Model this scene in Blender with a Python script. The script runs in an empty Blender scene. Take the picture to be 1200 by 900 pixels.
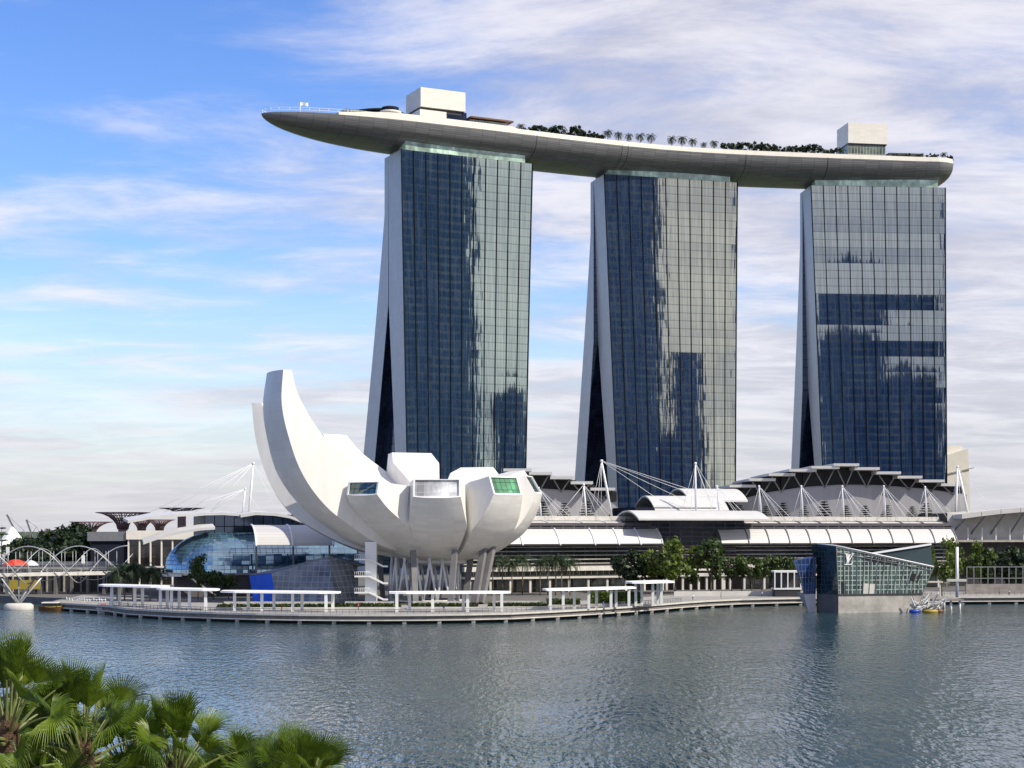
import bpy, bmesh, math, random
import numpy as np
from mathutils import Vector, Matrix, Euler, noise

R = math.radians
scene = bpy.context.scene
COL = scene.collection
rng = random.Random(7)

# ---------------------------------------------------------------- camera
cam_d = bpy.data.cameras.new('camera')
cam = bpy.data.objects.new('camera', cam_d)
COL.objects.link(cam)
cam.location = (0, 0, 22)
cam.rotation_euler = (R(90), 0, 0)
cam_d.sensor_width = 36.0
cam_d.lens = 57.0
cam_d.shift_y = 170 / 1200
cam_d.clip_start = 0.5
cam_d.clip_end = 30000
scene.camera = cam

# ---------------------------------------------------------------- exposure
vs = scene.view_settings
vs.view_transform = 'Standard'
vs.look = 'None'
vs.exposure = 0.09
vs.gamma = 1.0
vs.use_curve_mapping = False

# ---------------------------------------------------------------- sun and sky
SUN_EL, SUN_AZ = 44.0, 118.0                  # azimuth clockwise from +Y
sd = Vector((math.sin(R(SUN_AZ)) * math.cos(R(SUN_EL)), math.cos(R(SUN_AZ)) * math.cos(R(SUN_EL)), math.sin(R(SUN_EL))))
sun_d = bpy.data.lights.new('sun', 'SUN')
sun_d.energy = 5.0
sun_d.angle = R(0.5)
sun_d.color = (1.0, 0.93, 0.80)
sun = bpy.data.objects.new('sun', sun_d)
COL.objects.link(sun)
sun.rotation_euler = sd.to_track_quat('Z', 'Y').to_euler()
sun.location = (300, -200, 400)

W = bpy.data.worlds.new('World')
scene.world = W
W.use_nodes = True
wt = W.node_tree
wt.nodes.clear()
def WN(t, **k):
    n = wt.nodes.new(t)
    for a, b in k.items(): setattr(n, a, b)
    return n
wl = wt.links.new
def wmath(op, a, b=None, clamp=False):
    n = WN('ShaderNodeMath', operation=op, use_clamp=clamp)
    for i, v in enumerate((a, b)):
        if v is None: continue
        if isinstance(v, (int, float)): n.inputs[i].default_value = v
        else: wl(v, n.inputs[i])
    return n.outputs[0]
def wramp(v, a, b, lo=0.0, hi=1.0):
    n = WN('ShaderNodeMapRange', interpolation_type='SMOOTHSTEP')
    wl(v, n.inputs[0])
    for i, x in zip((1, 2, 3, 4), (a, b, lo, hi)): n.inputs[i].default_value = x
    return n.outputs[0]
sky = WN('ShaderNodeTexSky', sky_type='NISHITA')
sky.sun_disc = False
sky.sun_elevation = R(SUN_EL)
sky.sun_rotation = R(SUN_AZ)
sky.air_density = 1.0
sky.dust_density = 0.6
sky.ozone_density = 3.0
SKY_STRENGTH = 0.19
hsv = WN('ShaderNodeHueSaturation')
hsv.inputs['Hue'].default_value = 0.517
hsv.inputs['Saturation'].default_value = 1.26
hsv.inputs['Value'].default_value = 1.0
wl(sky.outputs[0], hsv.inputs['Color'])
tc = WN('ShaderNodeTexCoord')
sep = WN('ShaderNodeSeparateXYZ')
wl(tc.outputs['Generated'], sep.inputs[0])
X, Y, Z = sep.outputs
zc = wmath('ADD', wmath('MAXIMUM', Z, 0.0), 0.10)
cu, cv = wmath('DIVIDE', X, zc), wmath('DIVIDE', Y, zc)
comb = WN('ShaderNodeCombineXYZ')
wl(cu, comb.inputs[0]); wl(cv, comb.inputs[1])
def wnoise(scale, detail, rough, dist, vec_scale=(1, 1, 1), loc=(0, 0, 0), rot=0):
    mp = WN('ShaderNodeMapping')
    mp.inputs['Scale'].default_value = vec_scale
    mp.inputs['Location'].default_value = loc
    mp.inputs['Rotation'].default_value = (0, 0, rot)
    wl(comb.outputs[0], mp.inputs[0])
    n = WN('ShaderNodeTexNoise')
    n.inputs['Scale'].default_value = scale
    n.inputs['Detail'].default_value = detail
    n.inputs['Roughness'].default_value = rough
    n.inputs['Distortion'].default_value = dist
    wl(mp.outputs[0], n.inputs[0])
    return n.outputs[0]
n1 = wnoise(0.8, 7, 0.60, 0.15, (0.9, 1.0, 1), (3.1, 7.7, 0), 0.2)          # broad banks
n2 = wnoise(2.4, 8, 0.64, 0.35, (0.72, 1.15, 1), (1.3, 2.2, 0), 0.30)         # streaks inside them
n3 = wnoise(0.35, 3, 0.5, 0.2, (1, 1, 1), (9.0, 4.0, 0))
mixn = wmath('ADD', wmath('ADD', wmath('MULTIPLY', n1, 0.5), wmath('MULTIPLY', n2, 0.32)), wmath('MULTIPLY', n3, 0.18))
right = wramp(X, -0.22, 0.24, 0.04, 0.165)
low = wramp(Z, 0.02, 0.17, 0.15, 0.0)
behind = wmath('MULTIPLY', wramp(Y, -0.1, -0.5, 0.0, 0.15), wramp(X, -0.1, 0.15))
cover = wmath('ADD', wmath('ADD', right, low), behind)
dens = wramp(wmath('ADD', mixn, cover), 0.505, 0.695)
dens = wmath('MULTIPLY', dens, 0.90)
horizon = wramp(Z, -0.02, 0.18, 0.90, 0.0)
alpha = wmath('MAXIMUM', dens, horizon)
ccol = WN('ShaderNodeMix', data_type='RGBA')
ccol.inputs[6].default_value = (3.10, 3.05, 3.45, 1)      # thin, bluish
ccol.inputs[7].default_value = (4.6, 4.48, 4.75, 1)      # thick, white
wl(wmath('MULTIPLY', wramp(n2, 0.36, 0.66), wramp(Z, 0.0, 0.12, 0.35, 1.0)), ccol.inputs[0])
mixc = WN('ShaderNodeMix', data_type='RGBA')
wl(alpha, mixc.inputs[0]); wl(hsv.outputs[0], mixc.inputs[6]); wl(ccol.outputs[2], mixc.inputs[7])
bg = WN('ShaderNodeBackground')
bg.inputs['Strength'].default_value = SKY_STRENGTH
wl(mixc.outputs[2], bg.inputs['Color'])
wo = WN('ShaderNodeOutputWorld')
wl(bg.outputs[0], wo.inputs[0])

# ---------------------------------------------------------------- mesh helpers
F_PX = 1900.0
def P(px, py, d):
    """point at depth d seen at photo pixel (px, py)"""
    return Vector(((px - 600) * d / F_PX, d, 22 - (py - 620) * d / F_PX))
MW = {}                                          # world matrix of every empty / part
class MB:
    def __init__(s):
        s.v, s.f, s.m, s.uv, s.sm = [], [], [], {}, set()
    def add(s, pts, faces, m=0, smooth=False):
        o = len(s.v)
        s.v += [Vector(p) for p in pts]
        for f in faces:
            if smooth: s.sm.add(len(s.f))
            s.f.append([i + o for i in f]); s.m.append(m)
        return s
    def poly(s, pts, m=0, uv=None):
        if uv: s.uv[len(s.f)] = uv
        return s.add(pts, [list(range(len(pts)))], m)
    def hexa(s, b, t, m=0):
        """solid from 4 bottom and 4 top points (same winding)"""
        return s.add(list(b) + list(t), [[3, 2, 1, 0], [4, 5, 6, 7], [0, 1, 5, 4], [1, 2, 6, 5], [2, 3, 7, 6], [3, 0, 4, 7]], m)
    def box(s, x0, x1, y0, y1, z0, z1, m=0, fr=None):
        b = [(x0, y0, z0), (x1, y0, z0), (x1, y1, z0), (x0, y1, z0)]
        t = [(x0, y0, z1), (x1, y0, z1), (x1, y1, z1), (x0, y1, z1)]
        if fr: b = [fr.p(*q) for q in b]; t = [fr.p(*q) for q in t]
        return s.hexa(b, t, m)
    def prism(s, pts, z0, z1, m=0):
        n = len(pts)
        v = [(p[0], p[1], z0) for p in pts] + [(p[0], p[1], z1) for p in pts]
        return s.add(v, [list(range(n))[::-1], list(range(n, 2 * n))] + [[i, (i + 1) % n, n + (i + 1) % n, n + i] for i in range(n)], m)
    def tube(s, pts, r, n=6, m=0, cap=True, smooth=True):
        pts = [Vector(p) for p in pts]
        k = len(pts)
        rs = r if isinstance(r, (list, tuple)) else [r] * k
        rings = []; up = Vector((0.13, 0.21, 0.97))
        for i, p in enumerate(pts):
            d = (pts[min(i + 1, k - 1)] - pts[max(i - 1, 0)]).normalized()
            a = d.cross(up)
            if a.length < 0.05: a = d.cross(Vector((1, 0, 0)))
            a.normalize(); b = d.cross(a).normalized()
            rings += [p + (a * math.cos(2 * math.pi * j / n) + b * math.sin(2 * math.pi * j / n)) * rs[i] for j in range(n)]
        fs = [[i * n + j, i * n + (j + 1) % n, (i + 1) * n + (j + 1) % n, (i + 1) * n + j] for i in range(k - 1) for j in range(n)]
        s.add(rings, fs, m, smooth)
        if cap:
            o = len(s.v) - len(rings)
            s.f.append([o + j for j in range(n)][::-1]); s.m.append(m)
            s.f.append([o + (k - 1) * n + j for j in range(n)]); s.m.append(m)
        return s
    def beam(s, p, q, w, h, m=0):
        p, q = Vector(p), Vector(q); d = (q - p).normalized()
        a = d.cross(Vector((0, 0, 1)))
        if a.length < 0.01: a = Vector((1, 0, 0))
        a.normalize(); b = a.cross(d).normalized()
        c = [(-1, -1), (1, -1), (1, 1), (-1, 1)]
        return s.hexa([p + a * x * w / 2 + b * y * h / 2 for x, y in c], [q + a * x * w / 2 + b * y * h / 2 for x, y in c], m)
    def loft(s, rings, m=0, closed=True, caps=True, smooth=False):
        n = len(rings[0]); k = len(rings); v = [p for r in rings for p in r]
        rngj = range(n) if closed else range(n - 1)
        s.add(v, [[i * n + j, i * n + (j + 1) % n, (i + 1) * n + (j + 1) % n, (i + 1) * n + j] for i in range(k - 1) for j in rngj], m, smooth)
        if caps and closed:
            o = len(s.v) - len(v)
            s.f.append([o + j for j in range(n)][::-1]); s.m.append(m)
            s.f.append([o + (k - 1) * n + j for j in range(n)]); s.m.append(m)
        return s
    def lathe(s, prof, c=(0, 0, 0), n=16, m=0, smooth=True):
        c = Vector(c)
        rings = [[c + Vector((r * math.cos(2 * math.pi * j / n), r * math.sin(2 * math.pi * j / n), z)) for j in range(n)] for r, z in prof]
        return s.loft(rings, m, smooth=smooth)
    def build(s, name, mats, parent=None, loc=(0, 0, 0), fix=True, weld=False):
        if not isinstance(mats, (list, tuple)): mats = [mats]
        M = MW[parent.name] if parent else Matrix.Translation(Vector(loc))
        inv = M.inverted()
        me = bpy.data.meshes.new(name)
        me.from_pydata([inv @ p for p in s.v], [], s.f)
        for x in mats: me.materials.append(x)
        me.polygons.foreach_set('material_index', s.m)
        if s.sm: me.polygons.foreach_set('use_smooth', [i in s.sm for i in range(len(s.f))])
        if s.uv:
            ul = me.uv_layers.new(name='UVMap')
            for fi, uv in s.uv.items():
                for li, c in zip(me.polygons[fi].loop_indices, uv): ul.data[li].uv = c
        me.validate(clean_customdata=False)
        if fix:
            bm = bmesh.new(); bm.from_mesh(me)
            if weld: bmesh.ops.remove_doubles(bm, verts=bm.verts, dist=1e-4)
            bmesh.ops.recalc_face_normals(bm, faces=bm.faces)
            bm.to_mesh(me); bm.free()
        me.update()
        o = bpy.data.objects.new(name, me)
        COL.objects.link(o)
        if parent: o.parent = parent; MW[o.name] = M
        else: o.location = loc; MW[o.name] = M
        return o
class Frame:
    def __init__(s, x, y, z=0, head=0):
        s.o = Vector((x, y, z)); h = R(head)
        s.t = Vector((math.cos(h), math.sin(h), 0)); s.n = Vector((-math.sin(h), math.cos(h), 0)); s.head = h
    def p(s, x, y, z): return s.o + s.t * x + s.n * y + Vector((0, 0, z))
    def s(s, px, y=0):
        """distance along the frame whose point at offset y is seen at photo column px"""
        k = (px - 600) / F_PX; b = s.o + s.n * y
        return (k * b.y - b.x) / (s.t.x - k * s.t.y)
    def z(s, py, x, y=0): return 22 - (py - 620) * s.p(x, y, 0).y / F_PX
def thing(name, label, cat, loc=(0, 0, 0), rotz=0, group=None):
    o = bpy.data.objects.new(name, None); COL.objects.link(o)
    o.location = loc; o.rotation_euler = (0, 0, rotz)
    o['label'] = label; o['category'] = cat
    if group: o['group'] = group
    MW[o.name] = Matrix.Translation(Vector(loc)) @ Matrix.Rotation(rotz, 4, 'Z')
    return o
def tag(o, label, cat, group=None):
    o['label'] = label; o['category'] = cat
    if group: o['group'] = group
    return o
def structure(o, kind='structure'):
    o['kind'] = kind
    return o
def dup(root, loc, rotz=0, label=None, scale=1.0, group=None):
    r = root.copy(); COL.objects.link(r); r.location = loc; r.rotation_euler = (0, 0, rotz)
    r.scale = scale if isinstance(scale, tuple) else (scale,) * 3
    if label: r['label'] = label
    if group: r['group'] = group
    for ch in list(root.children):
        c = ch.copy(); COL.objects.link(c); c.parent = r
        for g in list(ch.children):
            d = g.copy(); COL.objects.link(d); d.parent = c
    return r
def put(root, used, loc, rotz=0, label=None, scale=1.0, group=None):
    """first call moves the prototype itself, later ones copy it"""
    if root.name not in used:
        used.add(root.name); root.location = loc; root.rotation_euler = (0, 0, rotz)
        root.scale = scale if isinstance(scale, tuple) else (scale,) * 3
        if label: root['label'] = label
        if group: root['group'] = group
        return root
    return dup(root, loc, rotz, label, scale, group)
USED = set()
ORD = ['first', 'second', 'third', 'fourth', 'fifth', 'sixth', 'seventh', 'eighth', 'ninth', 'tenth', 'eleventh', 'twelfth', 'thirteenth',
       'fourteenth', 'fifteenth', 'sixteenth', 'seventeenth', 'eighteenth', 'nineteenth', 'twentieth']

# ---------------------------------------------------------------- materials
def newmat(name):
    m = bpy.data.materials.new(name); m.use_nodes = True
    t = m.node_tree; b = t.nodes['Principled BSDF']
    return m, t, b
def mat(name, col, rough=0.6, metal=0.0, var=0.12, scale=0.6, bump=0.0, bscale=None, spec=0.5, streak=None, coord='Object', trans=0.0):
    m, t, b = newmat(name); N, L = t.nodes.new, t.links.new
    b.inputs['Roughness'].default_value = rough; b.inputs['Metallic'].default_value = metal
    b.inputs['Specular IOR Level'].default_value = spec
    if trans: b.inputs['Transmission Weight'].default_value = trans
    c = N('ShaderNodeTexCoord'); mp = N('ShaderNodeMapping'); L(c.outputs[coord], mp.inputs[0])
    if streak: mp.inputs['Scale'].default_value = streak
    n = N('ShaderNodeTexNoise'); n.inputs['Scale'].default_value = scale; n.inputs['Detail'].default_value = 6; n.inputs['Roughness'].default_value = 0.6
    L(mp.outputs[0], n.inputs[0])
    r = N('ShaderNodeValToRGB')
    r.color_ramp.elements[0].position = 0.3; r.color_ramp.elements[1].position = 0.7
    r.color_ramp.elements[0].color = tuple(x * (1 - var) for x in col[:3]) + (1,)
    r.color_ramp.elements[1].color = tuple(min(1, x * (1 + var)) for x in col[:3]) + (1,)
    L(n.outputs[0], r.inputs[0]); L(r.outputs[0], b.inputs['Base Color'])
    if bump:
        n2 = N('ShaderNodeTexNoise'); n2.inputs['Scale'].default_value = bscale or scale * 6; n2.inputs['Detail'].default_value = 4
        L(c.outputs[coord], n2.inputs[0])
        bp = N('ShaderNodeBump'); bp.inputs['Strength'].default_value = bump; bp.inputs['Distance'].default_value = 0.2
        L(n2.outputs[0], bp.inputs['Height']); L(bp.outputs[0], b.inputs['Normal'])
    return m
class NT:
    """tiny node builder for the hand made materials"""
    def __init__(s, m): s.t = m.node_tree
    def n(s, typ, ins=None, **k):
        n = s.t.nodes.new(typ)
        for a, b in k.items(): setattr(n, a, b)
        for i, v in (ins or {}).items():
            if isinstance(v, bpy.types.NodeSocket): s.t.links.new(v, n.inputs[i])
            else: n.inputs[i].default_value = v
        return n
    def math(s, op, a, b=0.0, clamp=False): return s.n('ShaderNodeMath', {0: a, 1: b}, operation=op, use_clamp=clamp).outputs[0]
    def vmath(s, op, a, b): return s.n('ShaderNodeVectorMath', {0: a, 1: b}, operation=op).outputs[0]
    def mix(s, f, a, b): return s.n('ShaderNodeMix', {0: f, 6: a, 7: b}, data_type='RGBA').outputs[2]
    def rng(s, v, a, b, lo=0.0, hi=1.0, smooth=False):
        return s.n('ShaderNodeMapRange', {0: v, 1: a, 2: b, 3: lo, 4: hi}, interpolation_type='SMOOTHSTEP' if smooth else 'LINEAR').outputs[0]
    def line(s, v, w):
        """1 on a line of width w round every whole number of v"""
        f = s.math('FRACT', v); d = s.math('ABSOLUTE', s.math('SUBTRACT', f, 0.5))
        return s.math('GREATER_THAN', d, 0.5 - w / 2)
    def out(s, sh): s.t.links.new(sh, s.t.nodes['Material Output'].inputs['Surface'])
def bay_noise(k, u, v, detail=0):
    pass
def tower_glass(name, seed, tint, interior, refl=0.56, wob=0.012, floor_tilt=0.02):
    """mirror curtain wall: UV.x counts bays, UV.y counts floors"""
    m, t, b = newmat(name); k = NT(m); t.nodes.remove(b)
    uv = k.n('ShaderNodeUVMap').outputs[0]
    sx = k.n('ShaderNodeSeparateXYZ', {0: uv}); u, v = sx.outputs[0], sx.outputs[1]
    fu, fv = k.math('FLOOR', k.math('MULTIPLY', u, 3.0)), k.math('FLOOR', v)
    cell = k.n('ShaderNodeCombineXYZ', {0: fu, 1: fv, 2: seed}).outputs[0]
    wn = k.n('ShaderNodeTexWhiteNoise', {0: cell}, noise_dimensions='3D')
    row = k.n('ShaderNodeTexWhiteNoise', {0: k.n('ShaderNodeCombineXYZ', {0: seed * 3.1, 1: k.math('FLOOR', k.math('MULTIPLY', v, 0.5))}).outputs[0]}, noise_dimensions='3D')
    # wavy, slightly tilted panes
    nz = k.n('ShaderNodeTexNoise', {0: k.vmath('MULTIPLY', uv, (7.5, 0.22, 1)), 'Scale': 1.0, 'Detail': 3.5})
    wobv = k.vmath('MULTIPLY', k.vmath('SUBTRACT', nz.outputs[1], (0.5, 0.5, 0.5)), (wob * 1.8, wob * 0.6, wob * 1.3))
    tilt = k.vmath('MULTIPLY', k.vmath('SUBTRACT', wn.outputs[1], (0.5, 0.5, 0.5)), (wob * 0.22, 0.0, wob * 0.15))
    rt = k.vmath('MULTIPLY', k.vmath('SUBTRACT', row.outputs[1], (0.5, 0.5, 0.5)), (0.0, 0.0, floor_tilt))
    g = k.n('ShaderNodeNewGeometry').outputs['Normal']
    nn = k.vmath('ADD', k.vmath('ADD', g, wobv), k.vmath('ADD', tilt, rt))
    nn = k.n('ShaderNodeVectorMath', {0: nn}, operation='NORMALIZE').outputs[0]
    gl = k.n('ShaderNodeBsdfGlossy', {'Color': tint + (1,), 'Roughness': 0.03, 'Normal': nn})
    # rooms behind the glass: most dark, some with pale curtains
    cur = k.math('GREATER_THAN', wn.outputs[0], 0.80)
    col = k.mix(cur, tuple(interior) + (1,), (0.045, 0.065, 0.115, 1))
    col = k.mix(k.rng(nz.outputs[0], 0.35, 0.7), col, tuple(x * 1.7 for x in interior) + (1,))
    st = k.n('ShaderNodeTexNoise', {0: k.vmath('MULTIPLY', uv, (7.0, 0.13, 1)), 'Scale': 1.0, 'Detail': 4.0}).outputs[0]
    rm = k.n('ShaderNodeTexNoise', {0: k.vmath('MULTIPLY', uv, (0.35, 0.09, 1)), 'Scale': 1.0, 'Detail': 2.0}).outputs[0]
    col = k.mix(k.rng(st, 0.52, 0.70), col, (0.055, 0.085, 0.135, 1))
    band = k.math('MULTIPLY', k.math('GREATER_THAN', k.math('FRACT', v), 0.70), k.rng(rm, 0.42, 0.6))
    col = k.mix(k.math('MULTIPLY', band, 0.75), col, (0.075, 0.105, 0.155, 1))
    df = k.n('ShaderNodeBsdfDiffuse', {'Color': col})
    mx = k.n('ShaderNodeMixShader', {0: k.rng(st, 0.40, 0.64, refl * 1.06, refl * 0.74), 1: df.outputs[0], 2: gl.outputs[0]})
    # slab edges and thin mullions
    ln = k.math('MAXIMUM', k.line(v, 0.13), k.line(k.math('MULTIPLY', u, 4.0), 0.10))
    fr = k.n('ShaderNodeBsdfDiffuse', {'Color': (0.042, 0.056, 0.066, 1)})
    m2 = k.n('ShaderNodeMixShader', {0: k.math('MULTIPLY', ln, 0.42), 1: mx.outputs[0], 2: fr.outputs[0]})
    k.out(m2.outputs[0])
    return m
def grid_glass(name, tint, body, su, sv, lw=0.08, frame=(0.25, 0.28, 0.28), refl=0.35, rough=0.05, coord='UV', wob=0.01, lf=1.0):
    """small curtain walls: a reflective pane with a grid of frames (UV in metres)"""
    m, t, b = newmat(name); k = NT(m); t.nodes.remove(b)
    uv = k.n('ShaderNodeUVMap').outputs[0] if coord == 'UV' else k.n('ShaderNodeTexCoord').outputs['Object']
    s_ = k.n('ShaderNodeSeparateXYZ', {0: uv}); u = k.math('MULTIPLY', s_.outputs[0], 1 / su); v = k.math('MULTIPLY', s_.outputs[1 if coord == 'UV' else 2], 1 / sv)
    cell = k.n('ShaderNodeCombineXYZ', {0: k.math('FLOOR', u), 1: k.math('FLOOR', v), 2: 1.7}).outputs[0]
    wn = k.n('ShaderNodeTexWhiteNoise', {0: cell}, noise_dimensions='3D')
    nz = k.n('ShaderNodeTexNoise', {0: uv, 'Scale': 0.16, 'Detail': 4.0})
    col = k.mix(k.rng(nz.outputs[0], 0.36, 0.66), tuple(x * 0.4 for x in body) + (1,), tuple(x * 1.5 for x in body) + (1,))
    col = k.mix(k.math('MULTIPLY', wn.outputs[0], 0.5), col, tuple(x * 0.25 for x in body) + (1,))
    g = k.n('ShaderNodeNewGeometry').outputs['Normal']
    nn = k.vmath('ADD', g, k.vmath('MULTIPLY', k.vmath('SUBTRACT', wn.outputs[1], (0.5, 0.5, 0.5)), (wob, wob, wob)))
    nn = k.n('ShaderNodeVectorMath', {0: nn}, operation='NORMALIZE').outputs[0]
    gl = k.n('ShaderNodeBsdfGlossy', {'Color': tint + (1,), 'Roughness': rough, 'Normal': nn})
    df = k.n('ShaderNodeBsdfDiffuse', {'Color': col})
    mx = k.n('ShaderNodeMixShader', {0: refl, 1: df.outputs[0], 2: gl.outputs[0]})
    ln = k.math('MAXIMUM', k.line(u, lw / su), k.line(v, lw / sv))
    fr = k.n('ShaderNodeBsdfDiffuse', {'Color': frame + (1,)})
    k.out(k.n('ShaderNodeMixShader', {0: k.math('MULTIPLY', ln, lf), 1: mx.outputs[0], 2: fr.outputs[0]}).outputs[0])
    return m
def panel_mat(name, col, su, sv, lw=0.06, rough=0.45, metal=0.0, var=0.06, dark=0.75, coord='UV', spec=0.5):
    """cladding with joints; UV in metres"""
    m, t, b = newmat(name); k = NT(m)
    uv = k.n('ShaderNodeUVMap').outputs[0] if coord == 'UV' else k.n('ShaderNodeTexCoord').outputs['Object']
    s_ = k.n('ShaderNodeSeparateXYZ', {0: uv}); u = k.math('MULTIPLY', s_.outputs[0], 1 / su); v = k.math('MULTIPLY', s_.outputs[1 if coord == 'UV' else 2], 1 / sv)
    wn = k.n('ShaderNodeTexWhiteNoise', {0: k.n('ShaderNodeCombineXYZ', {0: k.math('FLOOR', u), 1: k.math('FLOOR', v)}).outputs[0]}, noise_dimensions='3D')
    nz = k.n('ShaderNodeTexNoise', {0: uv, 'Scale': 0.12, 'Detail': 5.0})
    f = k.math('ADD', k.math('MULTIPLY', wn.outputs[0], 0.5), k.math('MULTIPLY', nz.outputs[0], 0.5))
    c = k.mix(k.rng(f, 0.25, 0.75), tuple(x * (1 - var) for x in col) + (1,), tuple(min(1, x * (1 + var)) for x in col) + (1,))
    ln = k.math('MAXIMUM', k.line(u, lw / su), k.line(v, lw / sv))
    c = k.mix(ln, c, tuple(x * dark for x in col) + (1,))
    k.t.links.new(c, b.inputs['Base Color'])
    b.inputs['Roughness'].default_value = rough; b.inputs['Metallic'].default_value = metal; b.inputs['Specular IOR Level'].default_value = spec
    return m
def leaf_mat(name, a, b_, rough=0.5, scale=0.5, trans=0.25):
    m, t, b = newmat(name); k = NT(m)
    oc = k.n('ShaderNodeTexCoord').outputs['Object']
    nz = k.n('ShaderNodeTexNoise', {0: oc, 'Scale': scale, 'Detail': 3.0})
    nf = k.n('ShaderNodeTexNoise', {0: oc, 'Scale': scale * 9, 'Detail': 2.0})
    oi = k.n('ShaderNodeObjectInfo').outputs['Random']
    f = k.math('ADD', k.math('MULTIPLY', nz.outputs[0], 0.6), k.math('MULTIPLY', nf.outputs[0], 0.4))
    f = k.math('ADD', f, k.math('MULTIPLY', k.math('SUBTRACT', oi, 0.5), 0.12))
    c = k.mix(k.rng(f, 0.38, 0.62), a + (1,), b_ + (1,))
    k.t.links.new(c, b.inputs['Base Color'])
    b.inputs['Roughness'].default_value = rough; b.inputs['Specular IOR Level'].default_value = 0.35
    tr = k.n('ShaderNodeBsdfTranslucent', {'Color': c})
    mx = k.n('ShaderNodeMixShader', {0: trans, 1: b.outputs[0], 2: tr.outputs[0]})
    k.out(mx.outputs[0])
    return m

M = {}
M['white'] = mat('white_paint', (0.80, 0.80, 0.78), 0.45, var=0.04, scale=0.25)
M['bridge_steel'] = mat('bridge_steel', (0.46, 0.47, 0.48), 0.45, metal=0.3, var=0.08, scale=0.5)
M['white_steel'] = mat('white_steel', (0.78, 0.79, 0.80), 0.4, var=0.03, scale=0.5)
M['shell_panels'] = panel_mat('museum_cladding', (0.70, 0.685, 0.655), 3.4, 2.0, .05, .42, var=.06, dark=.84, spec=.35)
M['shell'] = mat('museum_shell_panels', (0.71, 0.695, 0.665), 0.45, var=0.07, scale=0.30, bump=0.03, bscale=0.9, spec=0.35, streak=(1.0, 1.0, 0.22))
M['conc'] = mat('concrete', (0.36, 0.34, 0.31), 0.85, var=0.32, scale=0.35, bump=0.15)
M['conc_light'] = mat('pale_concrete', (0.55, 0.53, 0.49), 0.8, var=0.15, scale=0.4, bump=0.1)
M['conc_dark'] = mat('dark_concrete', (0.12, 0.115, 0.115), 0.8, var=0.25, scale=0.4)
M['paving'] = mat('granite_paving', (0.30, 0.285, 0.265), 0.85, var=0.18, scale=0.5, bump=0.1)
M['timber'] = mat('weathered_decking', (0.22, 0.20, 0.185), 0.8, var=0.25, scale=0.8, streak=(0.3, 3, 1))
M['ground'] = mat('ground', (0.105, 0.10, 0.085), 0.95, var=0.4, scale=0.02)
def ground_mat():
    m, t, b = newmat('land'); k = NT(m); g = k.n('ShaderNodeNewGeometry').outputs['Position']
    far = k.rng(k.n('ShaderNodeSeparateXYZ', {0: g}).outputs[1], 640, 760, smooth=True)
    nz = k.n('ShaderNodeTexNoise', {0: g, 'Scale': 0.02, 'Detail': 8.0}).outputs[0]
    paved = k.mix(nz, (0.075, 0.072, 0.066, 1), (0.15, 0.143, 0.13, 1)); green = k.mix(k.rng(nz, .35, .65), (0.022, 0.040, 0.014, 1), (0.07, 0.10, 0.035, 1))
    k.t.links.new(k.mix(far, paved, green), b.inputs['Base Color']); b.inputs['Roughness'].default_value = .95
    return m
M['ground'] = ground_mat()
M['steel'] = mat('grey_steel', (0.22, 0.225, 0.235), 0.45, metal=0.4, var=0.12, scale=0.6)
M['mullion'] = mat('tower_mullion', (0.010, 0.013, 0.018), 0.8, var=0.3, scale=0.3, spec=0.08)
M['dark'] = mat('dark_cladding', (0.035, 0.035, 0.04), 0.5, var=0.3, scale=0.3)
M['darkpurple'] = mat('dark_louvre_wall', (0.095, 0.080, 0.088), 0.6, var=0.35, scale=0.3, streak=(0.3, 0.3, 6))
M['black'] = mat('black', (0.012, 0.012, 0.014), 0.5, var=0.3)
M['cream'] = mat('cream_cladding', (0.74, 0.70, 0.61), 0.6, var=0.06, scale=0.3)
M['cream_panel'] = panel_mat('cream_panels', (0.72, 0.69, 0.62), 3.0, 1.15, 0.10, 0.55, var=0.05, dark=0.86)
M['hull'] = panel_mat('hull_panels', (0.235, 0.233, 0.236), 6.5, 1.0, 0.22, 0.36, 0.45, var=0.16, dark=0.58)
M['endwall'] = panel_mat('end_wall_cladding', (0.47, 0.47, 0.49), 2.6, 3.8, 0.10, 0.42, 0.25, var=0.05, dark=0.82)
M['roof_white'] = mat('white_roof_membrane', (0.54, 0.535, 0.53), 0.55, var=0.06, scale=0.2)
M['greywall'] = panel_mat('grey_zinc_wall', (0.30, 0.295, 0.315), 2.2, 40.0, 0.10, 0.5, 0.15, var=0.06, dark=0.82)
M['screen'] = grid_glass('green_glass_screen', (0.7, 0.85, 0.75), (0.62, 0.82, 0.68), 1.5, 5.5, 0.10, (0.25, 0.34, 0.29), 0.18, 0.12, lf=0.6)
M['red'] = mat('red_canvas', (0.55, 0.05, 0.025), 0.6, var=0.15, scale=0.5)
M['yellow'] = mat('yellow_paint', (0.34, 0.25, 0.03), 0.5, var=0.12, scale=0.8)
M['blue'] = mat('blue_panel', (0.02, 0.075, 0.42), 0.35, var=0.2, scale=0.3)
M['brown'] = mat('varnished_wood', (0.14, 0.06, 0.025), 0.5, var=0.3, scale=1.2, streak=(0.4, 4, 1))
M['bark'] = mat('bark', (0.13, 0.105, 0.08), 0.9, var=0.3, scale=2.0, bump=0.4)
M['palm_bark'] = mat('palm_trunk', (0.20, 0.165, 0.13), 0.9, var=0.3, scale=2.0, streak=(1, 1, 5), bump=0.4)
M['fibre'] = mat('palm_fibre', (0.085, 0.048, 0.026), 0.95, var=0.5, scale=3.0, streak=(4, 4, 0.6), bump=0.6)
M['leaf'] = leaf_mat('tree_leaves', (0.026, 0.052, 0.012), (0.088, 0.132, 0.028), scale=0.35)
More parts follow.
